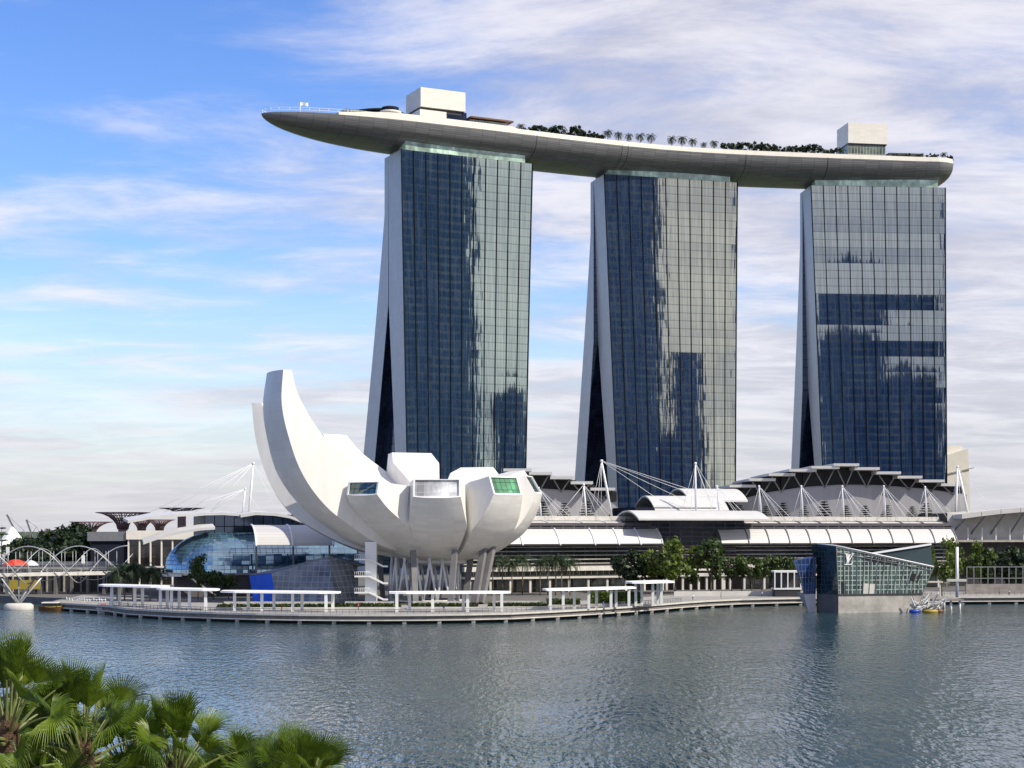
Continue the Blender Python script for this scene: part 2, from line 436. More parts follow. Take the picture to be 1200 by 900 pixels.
M['leaf_bright'] = leaf_mat('bright_tree_leaves', (0.045, 0.075, 0.010), (0.125, 0.175, 0.025), scale=0.35)
M['leaf_dark'] = leaf_mat('dark_tree_leaves', (0.012, 0.026, 0.012), (0.04, 0.065, 0.024), scale=0.35)
M['palm_leaf'] = leaf_mat('feather_palm_leaves', (0.014, 0.030, 0.012), (0.045, 0.072, 0.024), scale=0.6)
M['fan'] = leaf_mat('fan_palm_leaves', (0.050, 0.098, 0.010), (0.165, 0.240, 0.022), rough=0.38, scale=0.8, trans=0.30)
M['fan_old'] = leaf_mat('old_fan_palm_leaves', (0.030, 0.056, 0.010), (0.090, 0.125, 0.018), rough=0.45, scale=0.8, trans=0.22)
M['petiole'] = mat('palm_petiole', (0.16, 0.19, 0.06), 0.5, var=0.25, scale=2.0)
M['hedge'] = leaf_mat('hedge_leaves', (0.020, 0.038, 0.010), (0.07, 0.10, 0.02), scale=0.5)
M['rust_mesh'] = mat('supertree_steel', (0.20, 0.12, 0.135), 0.6, var=0.25, scale=0.3)
M['clear_rail'] = mat('rail_glass', (0.45, 0.50, 0.52), 0.15, var=0.1)
# ================================================================ SETTING
def water_mat():
    m, t, b = newmat('bay_water'); k = NT(m)
    g = k.n('ShaderNodeNewGeometry').outputs['Position']
    def nz(sc, det, vs, ro=0.6): return k.n('ShaderNodeTexNoise', {0: k.vmath('MULTIPLY', g, vs), 'Scale': sc, 'Detail': det, 'Roughness': ro}).outputs[0]
    a = nz(0.80, 2.0, (1.5, 0.42, 1), 0.5); c = nz(0.32, 2.0, (1, 0.55, 1)); d = nz(0.018, 2.0, (0.6, 1.6, 1))
    h = k.math('ADD', k.math('MULTIPLY', a, 1.5), k.math('MULTIPLY', c, 1.0))
    st = k.rng(d, 0.35, 0.65, 0.13, 0.29)
    bp = k.n('ShaderNodeBump', {'Strength': st, 'Distance': 1.0, 'Height': h})
    k.t.links.new(bp.outputs[0], b.inputs['Normal'])
    k.t.links.new(k.mix(k.rng(d, 0.3, 0.7), (0.016, 0.048, 0.072, 1), (0.024, 0.058, 0.064, 1)), b.inputs['Base Color'])
    b.inputs['Roughness'].default_value = 0.10
    b.inputs['IOR'].default_value = 1.42
    return m
wm = water_mat()
structure(MB().poly([(-9000, -1500, 0), (9000, -1500, 0), (9000, 1500, 0), (-9000, 1500, 0)]).build('water', wm))
EDGE = [(60, 440), (100, 428), (128, 419), (150, 405), (200, 393), (250, 386), (300, 381), (350, 378), (400, 376.5), (450, 376.5), (500, 377.5), (550, 380), (600, 384),
        (650, 393), (700, 405), (740, 417), (770, 428), (800, 440), (830, 451), (870, 461), (935, 469), (1000, 472), (1100, 475), (1200, 478), (1330, 481), (1700, 484)]
EDGE = [Vector(((px - 600) * d / F_PX, d, 0)) for px, d in EDGE]
# ground sheet reaching the horizon, behind a recessed quay wall
gp = [(-9000, 505, 1.9), (-175, 505, 1.9), (-128, 470, 1.9)] + [(p.x, p.y + 5, 1.9) for p in EDGE] + [(9000, 490, 1.9), (9000, 12000, 1.9), (-9000, 12000, 1.9)]
g = MB().poly(gp)
front = gp[:-2]
for a, b_ in zip(front, front[1:]): g.poly([a, b_, (b_[0], b_[1], -1.5), (a[0], a[1], -1.5)], 1)
structure(g.build('ground', [M['ground'], M['conc_dark']]))
# promenade deck with a stepped pale kerb along the water
pr = MB()
back = [(p.x * 1.03 + (0.0), min(p.y + 46, 520), 2.2) for p in EDGE]
for i in range(len(EDGE) - 1):
    a, b_ = EDGE[i], EDGE[i + 1]; c, d = back[i + 1], back[i]
    pr.poly([(a.x, a.y, 2.2), (b_.x, b_.y, 2.2), c, d], 0)
    pr.poly([(a.x, a.y, 2.2), (b_.x, b_.y, 2.2), (b_.x, b_.y, 1.75), (a.x, a.y, 1.75)], 1)
    n = Vector((b_.y - a.y, a.x - b_.x, 0)).normalized() * -0.5
    pr.poly([(a.x + n.x, a.y + abs(n.y), 1.75), (b_.x + n.x, b_.y + abs(n.y), 1.75), (b_.x + n.x, b_.y + abs(n.y), 0.95), (a.x + n.x, a.y + abs(n.y), 0.95)], 2)
    pr.poly([(a.x, a.y - .15, 0.95), (b_.x, b_.y - .15, 0.95), (b_.x, b_.y - .15, 0.65), (a.x, a.y - .15, 0.65)], 1)
    pr.poly([(a.x, a.y - .15, 0.65), (b_.x, b_.y - .15, 0.65), (b_.x, b_.y + 4.9, 0.65), (a.x, a.y + 4.9, 0.65)], 2)
prom = structure(pr.build('promenade', [M['paving'], M['conc_light'], M['timber']], fix=False))
def along(poly, step, start=0.0):
    out = []; acc = start
    for a, b_ in zip(poly, poly[1:]):
        L = (b_ - a).length
        while acc < L: out.append((a + (b_ - a) * (acc / L), (b_ - a).normalized())); acc += step
        acc -= L
    return out
for p, d in along(EDGE, 8.2, 2):
    MB().box(p.x - .45, p.x + .45, p.y + .1, p.y + 1.0, -1.5, 0.64).build('pile', M['conc'], prom)
# near bank under the palms, below the frame
structure(MB().prism([(-400, -120), (400, -120), (400, 60), (60, 70), (-20, 88), (-120, 92), (-400, 92)], -1.5, 1.6).build('riverbank', M['ground']))

# ================================================================ HOTEL TOWERS
HT = 190.0
class Tower:
    def __init__(s, x, y, head, L, dl, dr, wb, zs, s0=15.4):
        s.f = Frame(x, y, 0, head); s.L, s.dl, s.dr, s.wb, s.zs, s.s0 = L, dl, dr, wb, zs, s0
    def k(s, z): return (HT - z) / (HT - 49)
    def xl(s, z): return s.dl * s.k(z)
    def xr(s, z): return s.L + s.dr * s.k(z)
    def w0(s, z): return -6.0 * max(s.k(z), 0) ** 1.15
    def wo(s, z): return 20 + (s.wb - 20) * max(0, (165 - z) / 116) ** 1.1
    def wi(s, z): return s.s0 if z >= s.zs else s.s0 - 7.9 * (s.zs - z) / (s.zs - 49)
    def we(s, z): return s.s0 if z >= s.zs else s.s0 + (s.wb - 15.8 - s.s0) * ((s.zs - z) / (s.zs - 49)) ** 1.05
TOWERS = [Tower(-49, 717, 26, 65, 0.4, -6.5, 49, 124), Tower(43.6, 767, 16, 68.3, 4.2, -3.7, 44, 113), Tower(146, 792, 5, 67.5, 4.2, -1.5, 38, 92)]
TG = [tower_glass('tower_glass_green', 1.3, (0.68, 0.76, 0.60), (0.013, 0.032, 0.072), 0.66, 0.016, 0.008),
      tower_glass('tower_glass_olive', 5.1, (0.76, 0.745, 0.54), (0.014, 0.032, 0.092), 0.66, 0.016, 0.012),
      tower_glass('tower_glass_grey', 9.7, (0.58, 0.62, 0.55), (0.014, 0.034, 0.092), 0.60, 0.013, 0.055)]
M['backglass'] = grid_glass('dark_atrium_glass', (0.30, 0.38, 0.52), (0.022, 0.030, 0.060), 3.0, 3.8, 0.25, (0.02, 0.024, 0.035), 0.30, 0.1)
TL = ['tall glass hotel tower nearest the cantilever tip, behind the white lotus museum',
      'middle glass hotel tower under the long roof deck, olive reflections on its right half',
      'glass hotel tower at the blunt end of the roof deck, dark stepped reflections']
NB = [11, 11, 11]
ZS = [0, 12, 24, 36, 49, 60, 72, 84, 92, 102, 113, 118, 124, 132, 140, 150, 160, 165, 172, 180, HT]
for ti, T in enumerate(TOWERS):
    f = T.f; nb = NB[ti]
    root = thing('hotel_tower', TL[ti], 'tower', f.p(T.L / 2, 12, 0), R(f.head), 'hotel towers carrying the roof deck')
    zs = sorted(set(ZS + [T.zs]))
    # front curtain wall: one quad per bay and floor
    nf = 50; mb = MB()
    for j in range(nf):
        za, zb = HT * j / nf, HT * (j + 1) / nf
        for i in range(nb):
            a, b_ = i / nb, (i + 1) / nb
            q = [f.p(T.xl(za) + (T.xr(za) - T.xl(za)) * a, T.w0(za), za), f.p(T.xl(za) + (T.xr(za) - T.xl(za)) * b_, T.w0(za), za),
                 f.p(T.xl(zb) + (T.xr(zb) - T.xl(zb)) * b_, T.w0(zb), zb), f.p(T.xl(zb) + (T.xr(zb) - T.xl(zb)) * a, T.w0(zb), zb)]
            mb.poly(q, 0, [(i, j), (i + 1, j), (i + 1, j + 1), (i, j + 1)])
    mb.build('curtain_wall', TG[ti], root, fix=False)
    def slab(name, ya, yb, xl, mats):
        mb = MB()
        for za, zb in zip(zs, zs[1:]):
            A = [f.p(xl(za), ya(za), za), f.p(xl(za), yb(za), za), f.p(T.xr(za), yb(za), za), f.p(T.xr(za), ya(za), za)]
            B = [f.p(xl(zb), ya(zb), zb), f.p(xl(zb), yb(zb), zb), f.p(T.xr(zb), yb(zb), zb), f.p(T.xr(zb), ya(zb), zb)]
            for e, mi in ((0, 0), (1, 1), (2, 0)) + (((3, 1),) if name == 'leaning_slab' else ()):
                g_ = (e + 1) % 4
                mb.poly([A[g_], A[e], B[e], B[g_]], mi, [(ya(za), za), (yb(za), za), (yb(zb), zb), (ya(zb), zb)] if mi == 0 else [(0, za), (60, za), (60, zb), (0, zb)])
        mb.poly([f.p(xl(HT), ya(HT), HT), f.p(T.xr(HT), ya(HT), HT), f.p(T.xr(HT), yb(HT), HT), f.p(xl(HT), yb(HT), HT)], 0, [(0, 0), (60, 0), (60, 15), (0, 15)])
        return mb.build(name, mats, root, fix=False)
    slab('upright_slab', lambda z: T.w0(z) + .02, T.wi, T.xl, [M['endwall'], M['backglass']])
    slab('leaning_slab', lambda z: T.we(z) + .05, T.wo, lambda z: 0.0, [M['endwall'], M['backglass']])
    # recessed atrium glass between the legs
    mb = MB(); zz = [z for z in zs if z <= T.zs]
    for za, zb in zip(zz, zz[1:]):
        x0 = 3.5 + T.dl
        mb.poly([f.p(x0, T.we(za), za), f.p(x0, T.wi(za), za), f.p(x0, T.wi(zb), zb), f.p(x0, T.we(zb), zb)], 0, [(T.we(za), za), (T.wi(za), za), (T.wi(zb), zb), (T.we(zb), zb)])
    mb.build('atrium_glazing', M['backglass'], root, fix=False)
    # vertical mullions between the bays
    for i in range(nb + 1):
        a = i / nb; mb = MB(); zq = [0, 40, 80, 120, 160, HT]
        w = 0.22 if i in (0, nb) else 0.15
        rings = []
        for z in zq:
            x = T.xl(z) + (T.xr(z) - T.xl(z)) * a; y = T.w0(z)
            rings.append([f.p(x - w, y - .35, z), f.p(x + w, y - .35, z), f.p(x + w, y + .1, z), f.p(x - w, y + .1, z)])
        mb.loft(rings).build('mullion', M['mullion'], root)
    # green glass screen and plant on the roof, under the deck
    sc = MB(); x0, x1 = 2.2, T.L - 3.6
    def strip(mb_, a, b_, z0, z1, m=0):
        L = (b_ - a).length
        mb_.poly([a + Vector((0, 0, z0)), b_ + Vector((0, 0, z0)), b_ + Vector((0, 0, z1)), a + Vector((0, 0, z1))], m, [(0, z0), (L, z0), (L, z1), (0, z1)])
    z1 = HT + 5.0
    strip(sc, f.p(x0, .4, 0), f.p(x1, .4, 0), HT, z1); strip(sc, f.p(x0, 19, 0), f.p(x0, .4, 0), HT, z1); strip(sc, f.p(x1, .4, 0), f.p(x1, 19, 0), HT, z1)
    sc.build('roof_screen', M['screen'], root, fix=False)
    MB().beam(f.p(x0, .35, z1 + .1), f.p(x1, .35, z1 + .1), .3, .25).build('screen_rail', M['white_steel'], root)
    for u in (0.12, 0.36, 0.75, 0.985):
        MB().beam(f.p(x0 + (x1 - x0) * u, 1.2, HT), f.p(x0 + (x1 - x0) * u + .9, 1.8, HT + 7.4), .7, .5).build('strut', M['white_steel'], root)
    mb = MB(); mb.box(T.L * .24, T.L * .36, 3, 8, HT, HT + 6.6, 0, f); mb.box(T.L * .38, T.L * .585, 3, 8, HT, HT + 6.9, 0, f)
    mb.build('plant_room', M['cream'], root)

# ================================================================ ROOF DECK (hull, lift boxes, gardens)
def spline(pts, n):
    pts = [Vector(p) for p in pts]; pts = [pts[0] * 2 - pts[1]] + pts + [pts[-1] * 2 - pts[-2]]; out = []
    for i in range(1, len(pts) - 2):
        a, b_, c, d = pts[i - 1:i + 3]
        for j in range(n):
            t = j / n
            out.append(.5 * ((2 * b_) + (c - a) * t + (2 * a - 5 * b_ + 4 * c - d) * t * t + (3 * b_ - a - 3 * c + d) * t ** 3))
    out.append(pts[-2]); return out
SP = spline([(-108.5, 702, 0), (-25, 744, 0), (73.5, 788, 0), (179, 808, 0), (215.5, 812.3, 0)], 80)
SL = [0.0]
for a, b_ in zip(SP, SP[1:]): SL.append(SL[-1] + (b_ - a).length)
LT = SL[-1]; ZD = 202.0
def sp(s):
    s = min(max(s, 0), LT); i = min(np.searchsorted(SL, s, 'right') - 1, len(SP) - 2)
    t = (s - SL[i]) / (SL[i + 1] - SL[i]); p = SP[i].lerp(SP[i + 1], t)
    j0, j1 = max(i - 3, 0), min(i + 4, len(SP) - 1)
    d = (SP[j1] - SP[j0]).normalized(); return p, d, Vector((-d.y, d.x, 0))
def hw(s):
    h = 19.0
    if s < 80: h *= max(0.0, 1 - ((80 - s) / 80) ** 2.3) ** 0.62
    if s > LT - 9: h *= 1 - .22 * ((s - LT + 9) / 9) ** 2
    return h
def dep(s):
    d = 10.4
    if s < 122: d *= max(0.0, 1 - ((122 - s) / 122) ** 3.4) ** 0.55
    if s > LT - 10: d *= (1 - .55 * ((s - LT + 10) / 10) ** 2.4) ** 0.55
    return d
def dk(s, q, z=ZD):
    """deck point: s along the spine, q across (negative = towards the bay)"""
    p, d, n = sp(s); return p + n * q + Vector((0, 0, z))
def s_px(px, q=None):
    lo, hi = 0, LT
    for _ in range(40):
        m_ = (lo + hi) / 2; p = dk(m_, -hw(m_) if q is None else q)
        if 600 + F_PX * p.x / p.y < px: lo = m_
        else: hi = m_
    return (lo + hi) / 2
deck = thing('roof_deck', 'long grey boat shaped sky deck resting on all three glass towers', 'sky deck', dk(LT / 2, 0, 192))
ss = [0.05, .6, 1.5, 3, 5, 8] + [12 + (LT - 30) * i / 70 for i in range(71)] + [LT - 14, LT - 11, LT - 8, LT - 6, LT - 4, LT - 2.5, LT - 1.2, LT - .5, LT]
mb = MB(); K = 22; prev = None
for s in ss:
    ring = []
    for j in range(K + 1):
        a = math.pi * (j / K - .5); q = hw(s) * math.copysign(abs(math.sin(a)) ** .78, a); ring.append((dk(s, q, ZD - dep(s) * math.cos(a) ** .80), j * 2.0))
    if prev:
        for j in range(K):
            mb.sm.add(len(mb.f))
            mb.poly([prev[1][j][0], ring[j][0], ring[j + 1][0], prev[1][j + 1][0]], 0, [(prev[0], j * 2.0), (s, j * 2.0), (s, j * 2 + 2.0), (prev[0], j * 2 + 2.0)])
    prev = (s, ring)
mb.poly([p for p, _ in prev[1]], 0, [(0, 0)] * (K + 1))
hull = mb.build('hull', M['hull'], deck, weld=True)
for s in [s_px(x) for x in (629, 729, 736, 874, 970)]:                                # expansion joints
    mb = MB(); rings = []
    for e in (0, .28):
        rings.append([dk(s + e, (hw(s) + .06) * math.copysign(abs(math.sin(a)) ** .78, a), ZD - (dep(s) + .06) * max(0, math.cos(a)) ** .80) for a in [math.pi * (j / K - .5) for j in range(K + 1)]])
    mb.loft(rings, closed=False, caps=False).build('seam', M['black'], hull, fix=False)
mb = MB()
for a, b_ in zip(ss, ss[1:]): mb.poly([dk(a, -hw(a), ZD), dk(b_, -hw(b_), ZD), dk(b_, hw(b_), ZD), dk(a, hw(a), ZD)])
mb.build('deck_floor', M['conc_light'], deck, fix=False)
for sg in (-1, 1):
    mb = MB(); rings = []
    for s in [s for s in ss if 28 < s < LT - .4]:
        h = hw(s) * sg; z1 = ZD + (2.6 if s < s_px(601) else 1.8) * min(1, .25 + (s - 28) / 34)
        rings.append([dk(s, h + sg * .05, ZD - .35), dk(s, h - sg * .12, z1), dk(s, h - sg * .7, z1), dk(s, h - sg * .7, ZD - .35)])
    mb.loft(rings).build('parapet', M['cream'], deck)
mb = MB(); sr = [1.2, 3, 6, 10] + [14 + 4 * i for i in range(24)]
for z in (1.0, 2.0): mb.tube([dk(s, -hw(s) * .96, ZD + z) for s in sr], .09, 5); mb.tube([dk(s, hw(s) * .96, ZD + z) for s in sr], .09, 5)
for s in sr:
    for g_ in (-1, 1): mb.tube([dk(s, g_ * hw(s) * .96, ZD), dk(s, g_ * hw(s) * .96, ZD + 2.05)], .08, 4)
mb.build('deck_railing', M['white_steel'], deck)
def dbox(mb_, s0, s1, q0, q1, z0, z1, m=0):
    """box following the deck between s0..s1 and q0..q1, with UVs in metres"""
    c = [(s0, q0), (s1, q0), (s1, q1), (s0, q1)]
    B = [dk(a, q, z0) for a, q in c]; Tt = [dk(a, q, z1) for a, q in c]
    for i in range(4):
        j = (i + 1) % 4; L = (B[j] - B[i]).length
        mb_.poly([B[i], B[j], Tt[j], Tt[i]], m, [(0, z0), (L, z0), (L, z1), (0, z1)])
    mb_.poly(Tt, m, [(0, 0), (20, 0), (20, 12), (0, 12)]); mb_.poly(B[::-1], m, [(0, 0), (20, 0), (20, 12), (0, 12)])
M['terr_glass'] = grid_glass('terrace_glass', (0.5, 0.62, 0.55), (0.20, 0.25, 0.20), 1.6, 3.5, .16, (0.5, 0.5, 0.46), .3, .1)
# first lift core
a0, a1 = s_px(493, -12), s_px(545.5, -12)
mb = MB(); dbox(mb, a0, a1, -12, 5, 210.6, 219.2); mb.build('lift_core_box', M['cream_panel'], deck, fix=False)
mb = MB(); dbox(mb, a0 - 1, a0 + 12, -13.5, 4, ZD + .05, 208.9); mb.build('core_base', M['cream_panel'], deck, fix=False)
mb = MB(); dbox(mb, a0 + 12.1, a1 + 1, -11, 4, ZD + .05, 210.3); mb.build('glazed_lobby', M['backglass'], deck, fix=False)
mb = MB(); dbox(mb, a0 + .5, a1 - .5, -11, 4, 208.95, 210.55); mb.build('core_neck', M['dark'], deck, fix=False)
mb = MB(); dbox(mb, a0 + 8, a0 + 11, -8, -5, 219.25, 220.1); mb.build('roof_hatch', M['dark'], deck, fix=False)
# second lift core
b0, b1 = s_px(994, -10), s_px(1040, -10)
mb = MB(); dbox(mb, b0, b1, -10, 6, 211.6, 221.6); mb.build('lift_core_box', M['cream_panel'], deck, fix=False)
mb = MB(); dbox(mb, b0 + .3, b1 - .6, -9, 5, ZD + .05, 211.0); mb.build('glazed_lobby', M['terr_glass'], deck, fix=False)
mb = MB(); dbox(mb, b0 + .2, b1 - .2, -9.5, 5.5, 211.05, 211.55); mb.build('core_neck', M['dark'], deck, fix=False)
# curved restaurant roof and glazed room towards the tip
r0, r1 = s_px(393, 0), s_px(490, 0); mb = MB(); rings = []
for i in range(15):
    t = i / 14; s = r0 + (r1 - r0) * t; w = 12.5 * math.sin(math.pi * min(max(t, .06), .94)) ** .6; zt = 205.2 + 2.9 * math.sin(math.pi * t) ** .8
    rings.append([dk(s, -w, zt - .5), dk(s, -w * .5, zt + .5), dk(s, 0, zt + .8), dk(s, w * .5, zt + .5), dk(s, w, zt - .5), dk(s, 0, zt - .7)])
mb.loft(rings, smooth=False).build('restaurant_roof', M['steel'], deck)
mb = MB(); dbox(mb, s_px(404, -10), s_px(472, -10), -10, 9, ZD + .05, 205.9); mb.build('restaurant_room', M['terr_glass'], deck, fix=False)
mb = MB(); c0 = s_px(458, -13); p0 = dk(c0, -12.4, 0)
mb.lathe([(4.0, 204.6), (4.9, 205.4), (4.9, 206.1), (3.8, 206.15)], (p0.x, p0.y, 0), 20); mb.build('round_balcony', M['cream'], deck)
mb = MB(); mb.lathe([(3.8, 206.2), (3.8, 208.0)], (p0.x, p0.y, 0), 20); mb.build('balcony_glazing', M['backglass'], deck)
mb = MB(); dbox(mb, a1 + 1.2, s_px(606), -15.5, 3, 207.4, 208.1); mb.build('flat_canopy', M['brown'], deck, fix=False)
mb = MB(); dbox(mb, a1 + 1.4, s_px(600), -14.0, 2, ZD + .05, 207.0); mb.build('terrace_room', M['terr_glass'], deck, fix=False)
mb = MB(); dbox(mb, s_px(596), s_px(604), -hw(200) + .75, -14, ZD + .05, ZD + 2.8); mb.build('stair_head', M['cream'], deck, fix=False)
mb = MB(); dbox(mb, b1 + 2, LT - 12, -7, 12, 206.6, 208.2); mb.build('flat_canopy', M['dark'], deck, fix=False)
mb = MB()
for i in range(11):
    s = b1 + 4 + (LT - 18 - b1) * i / 10; mb.tube([dk(s, -6, ZD), dk(s, -6, 206.6)], .25, 5)
mb.build('canopy_posts', M['cream'], deck)
def umbrella_things(): pass
fl = thing('flagpole', 'thin flagpole with white pennant near the pointed tip of the roof deck', 'flagpole', dk(s_px(352, -3), -3, ZD))
b3 = dk(s_px(352, -3), -3, ZD)
MB().tube([b3, b3 + Vector((0, 0, 6.2))], [.16, .09], 5).build('pole', M['white_steel'], fl)
mb = MB(); rings = [[b3 + Vector((.1 + i * .55, .25 * math.sin(i * 1.1), 6.0 + .2 * math.sin(i))), b3 + Vector((.1 + i * .55, .25 * math.sin(i * 1.1), 4.6 + .3 * math.sin(i * .9)))] for i in range(7)]
mb.loft(rings, closed=False, caps=False).build('flag', M['white'], fl)
# ================================================================ LOTUS MUSEUM
MC = Vector((-20, 450, 0))
museum = thing('lotus_museum', 'white lotus shaped museum with curved petals on raking columns by the water', 'museum', (MC.x, MC.y, 2.2))
def resample(pts, n):
    s = spline([(a, 0, b) for a, b in pts], 12)
    L = [0]
    for a, b in zip(s, s[1:]): L.append(L[-1] + (b - a).length)
    out = []
    for i in range(n):
        t = L[-1] * i / (n - 1); j = min(np.searchsorted(L, t, 'right') - 1, len(s) - 2)
        p = s[j].lerp(s[j + 1], (t - L[j]) / max(1e-6, L[j + 1] - L[j])); out.append((p.x, p.z))
    return out
M['win_teal'] = grid_glass('teal_skylight', (0.5, 0.62, 0.6), (0.015, 0.075, 0.075), 1.7, 1.9, .14, (0.015, 0.03, 0.03), .25, .06)
M['win_green'] = grid_glass('green_skylight', (0.55, 0.8, 0.6), (0.11, 0.33, 0.16), 1.7, 2.2, .16, (0.03, 0.07, 0.04), .25, .06)
M['win_white'] = grid_glass('pale_skylight', (0.9, 0.9, 0.92), (0.72, 0.72, 0.74), 2.1, 2.2, .08, (0.52, 0.52, 0.54), .05, .2)
M['win_dark'] = grid_glass('dark_skylight', (0.4, 0.5, 0.5), (0.03, 0.05, 0.05), 1.7, 2.2, .14, (0.02, 0.03, 0.03), .3, .06)
T18 = math.tan(R(18))
PETALS = [
 # azimuth, outer profile, inner profile, tip half width, max half width, skylight
 (211, [(2, 13.7), (20.8, 17.4), (31.5, 23.1), (39, 28.8), (45.2, 37), (48.6, 47), (49.9, 55), (49.1, 63.3)], [(2, 30), (10, 31.5), (23.8, 36.5), (33.2, 41.7), (39.4, 47), (45, 56.4), (46.8, 63.3)], 5.5, 8.0, None),
 (175, [(2, 12.4), (20, 16), (33, 21.5), (42, 28), (47.6, 37.5), (50.6, 47), (51.9, 57)], [(2, 29.5), (8, 30), (25, 35), (38, 41), (44.6, 48), (49.2, 57)], 5.2, 7.0, None),
 (137, [(2, 12.3), (20, 16), (33, 25), (41, 34), (46, 43), (47.5, 50)], [(2, 29.3), (8, 30), (25, 36.5), (38, 44), (44.5, 50)], 4.5, 7.0, None),
 (111, [(2, 12.2), (15, 16), (24, 24), (29, 34), (30, 44)], [(2, 29), (4, 29.5), (10, 33), (20, 40), (26, 44.3)], 6.0, 7.8, None),
 (66, [(2, 12.1), (15, 16), (24, 24), (28, 33), (28, 38)], [(2, 28.8), (6, 30), (14, 36), (24, 40)], 5.2, 7.0, 'win_dark'),
 (25, [(2, 12.1), (15, 15.5), (22, 22), (26, 30), (26.8, 34)], [(2, 28.6), (6, 30), (14, 35.5), (23.4, 38.5)], 5.2, 7.0, 'win_dark'),
 (347, [(2, 12.2), (13, 14.8), (20, 19.1), (24.5, 23.7), (27, 28.2), (28.0, 31.8)], [(2, 28.4), (6, 29), (14, 33.5), (25.2, 36.6)], 4.6, 7.2, 'win_dark'),
 (311, [(2, 12.15), (13, 14.78), (20, 19.05), (25, 24.0), (27.5, 27.7), (29.0, 31.2)], [(2, 28.2), (6, 29), (14, 32.5), (27.0, 35.9)], 5.0, 7.6, 'win_green'),
 (271, [(2, 12.1), (13, 14.76), (20, 19), (25, 23.95), (27.6, 27.6), (29.2, 30.4)], [(2, 28), (6, 29), (14, 32.5), (28.2, 35.0)], 6.2, 8.2, 'win_white'),
 (236, [(2, 12.15), (13, 14.8), (20, 19.1), (26, 23.6), (31, 27.4), (34.2, 31.0)], [(2, 27.8), (6, 29), (18, 32.5), (33.4, 34.3)], 5.1, 8.0, 'win_teal'),
]
for az, outer, inner, ht, hm, win in PETALS:
    az = R(az); ra = Vector((math.cos(az), math.sin(az), 0)); la = Vector((-math.sin(az), math.cos(az), 0))
    n = 34; O, I = resample(outer, n), resample(inner, n)
    def at(r, z, l): return MC + ra * r + la * l + Vector((0, 0, z))
    def cap(u): return hm + (ht - hm) * max(0, (u - .66) / .34) ** 1.0
    mb = MB(); orow, irow = [], []
    K = 10
    for i in range(n):
        u = i / (n - 1); r, z = O[i]
        a, b_ = O[max(i - 1, 0)], O[min(i + 1, n - 1)]
        t = Vector((b_[0] - a[0], b_[1] - a[1])).normalized(); nr, nz_ = t.y, -t.x          # outward normal of the profile
        h = min(1.0 * r * T18, cap(u)); bul = h * h / 52
        orow.append([at(r + nr * bul * (1 - q * q), z + nz_ * bul * (1 - q * q), h * q) for q in [-1 + 2 * j / K for j in range(K + 1)]])
        r2, z2 = I[i]; h2 = min(.992 * max(r2, r * .6) * T18, cap(u)) if i < n - 1 else h
        irow.append([at(r2, z2, -h2), at(r2, z2 , 0), at(r2, z2, h2)])
    mb.loft(orow, closed=False, caps=False, smooth=True)
    for i in range(n - 1):
        for j in range(K): mb.uv[i * K + j] = [((j - K / 2) * 1.7 * .85 + 50, i * 1.9), ((j - K / 2 + 1) * 1.7 * .85 + 50, i * 1.9), ((j - K / 2 + 1) * 1.7 * .85 + 50, i * 1.9 + 1.9), ((j - K / 2) * 1.7 * .85 + 50, i * 1.9 + 1.9)]
    mb.loft([[a[0], b_[0]] for a, b_ in zip(orow, irow)], closed=False, caps=False)
    mb.loft([[b_[2], a[-1]] for a, b_ in zip(orow, irow)], closed=False, caps=False)
    mb.loft([b_[::-1] for b_ in irow], closed=False, caps=False, smooth=True)
    o_, i_ = orow[-1], irow[-1]
    c = [o_[0], o_[-1], i_[2], i_[0]]
    if not win: mb.poly(o_ + [i_[2], i_[0]])
    mb.m = [0 if q in mb.uv else 1 for q in range(len(mb.f))]
    pt = mb.build('petal', [M['shell_panels'], M['shell']], museum)
    if win:
        # frame round a set-back pane at the cut tip
        nrm = ((c[1] - c[0]).cross(c[3] - c[0])).normalized()
        if nrm.dot(ra) < 0: nrm = -nrm
        mid = sum(c, Vector()) / 4; edge = o_ + [i_[2], i_[0]]
        inn = [mid + (p - mid) * (1 - .55 / max(.6, (p - mid).length)) for p in edge]
        fr = MB(); m_ = len(edge)
        for i in range(m_):
            j = (i + 1) % m_
            fr.poly([edge[i], edge[j], inn[j], inn[i]]); fr.poly([inn[i], inn[j], inn[j] - nrm * .5, inn[i] - nrm * .5])
        sk = fr.build('skylight', M['white'], pt)
        pane = [p - nrm * .45 for p in inn]
        ux, uy = la, nrm.cross(la).normalized()
        g = MB(); g.poly(pane, 0, [((p - mid).dot(ux) + 20, (p - mid).dot(uy) + 20.95) for p in pane])
        o = g.build('pane', M[win], museum, fix=False)
        o.parent = sk
mb = MB(); mb.lathe([(0.1, 12.6), (4, 11.9), (9, 12.7), (9, 13.6), (.1, 14)], MC, 32); mb.build('bowl_base', M['shell'], museum)
mb = MB(); mb.lathe([(9, 26.5), (4, 22), (.1, 21.5)], MC, 24); mb.build('oculus_floor', M['steel'], museum, fix=False)
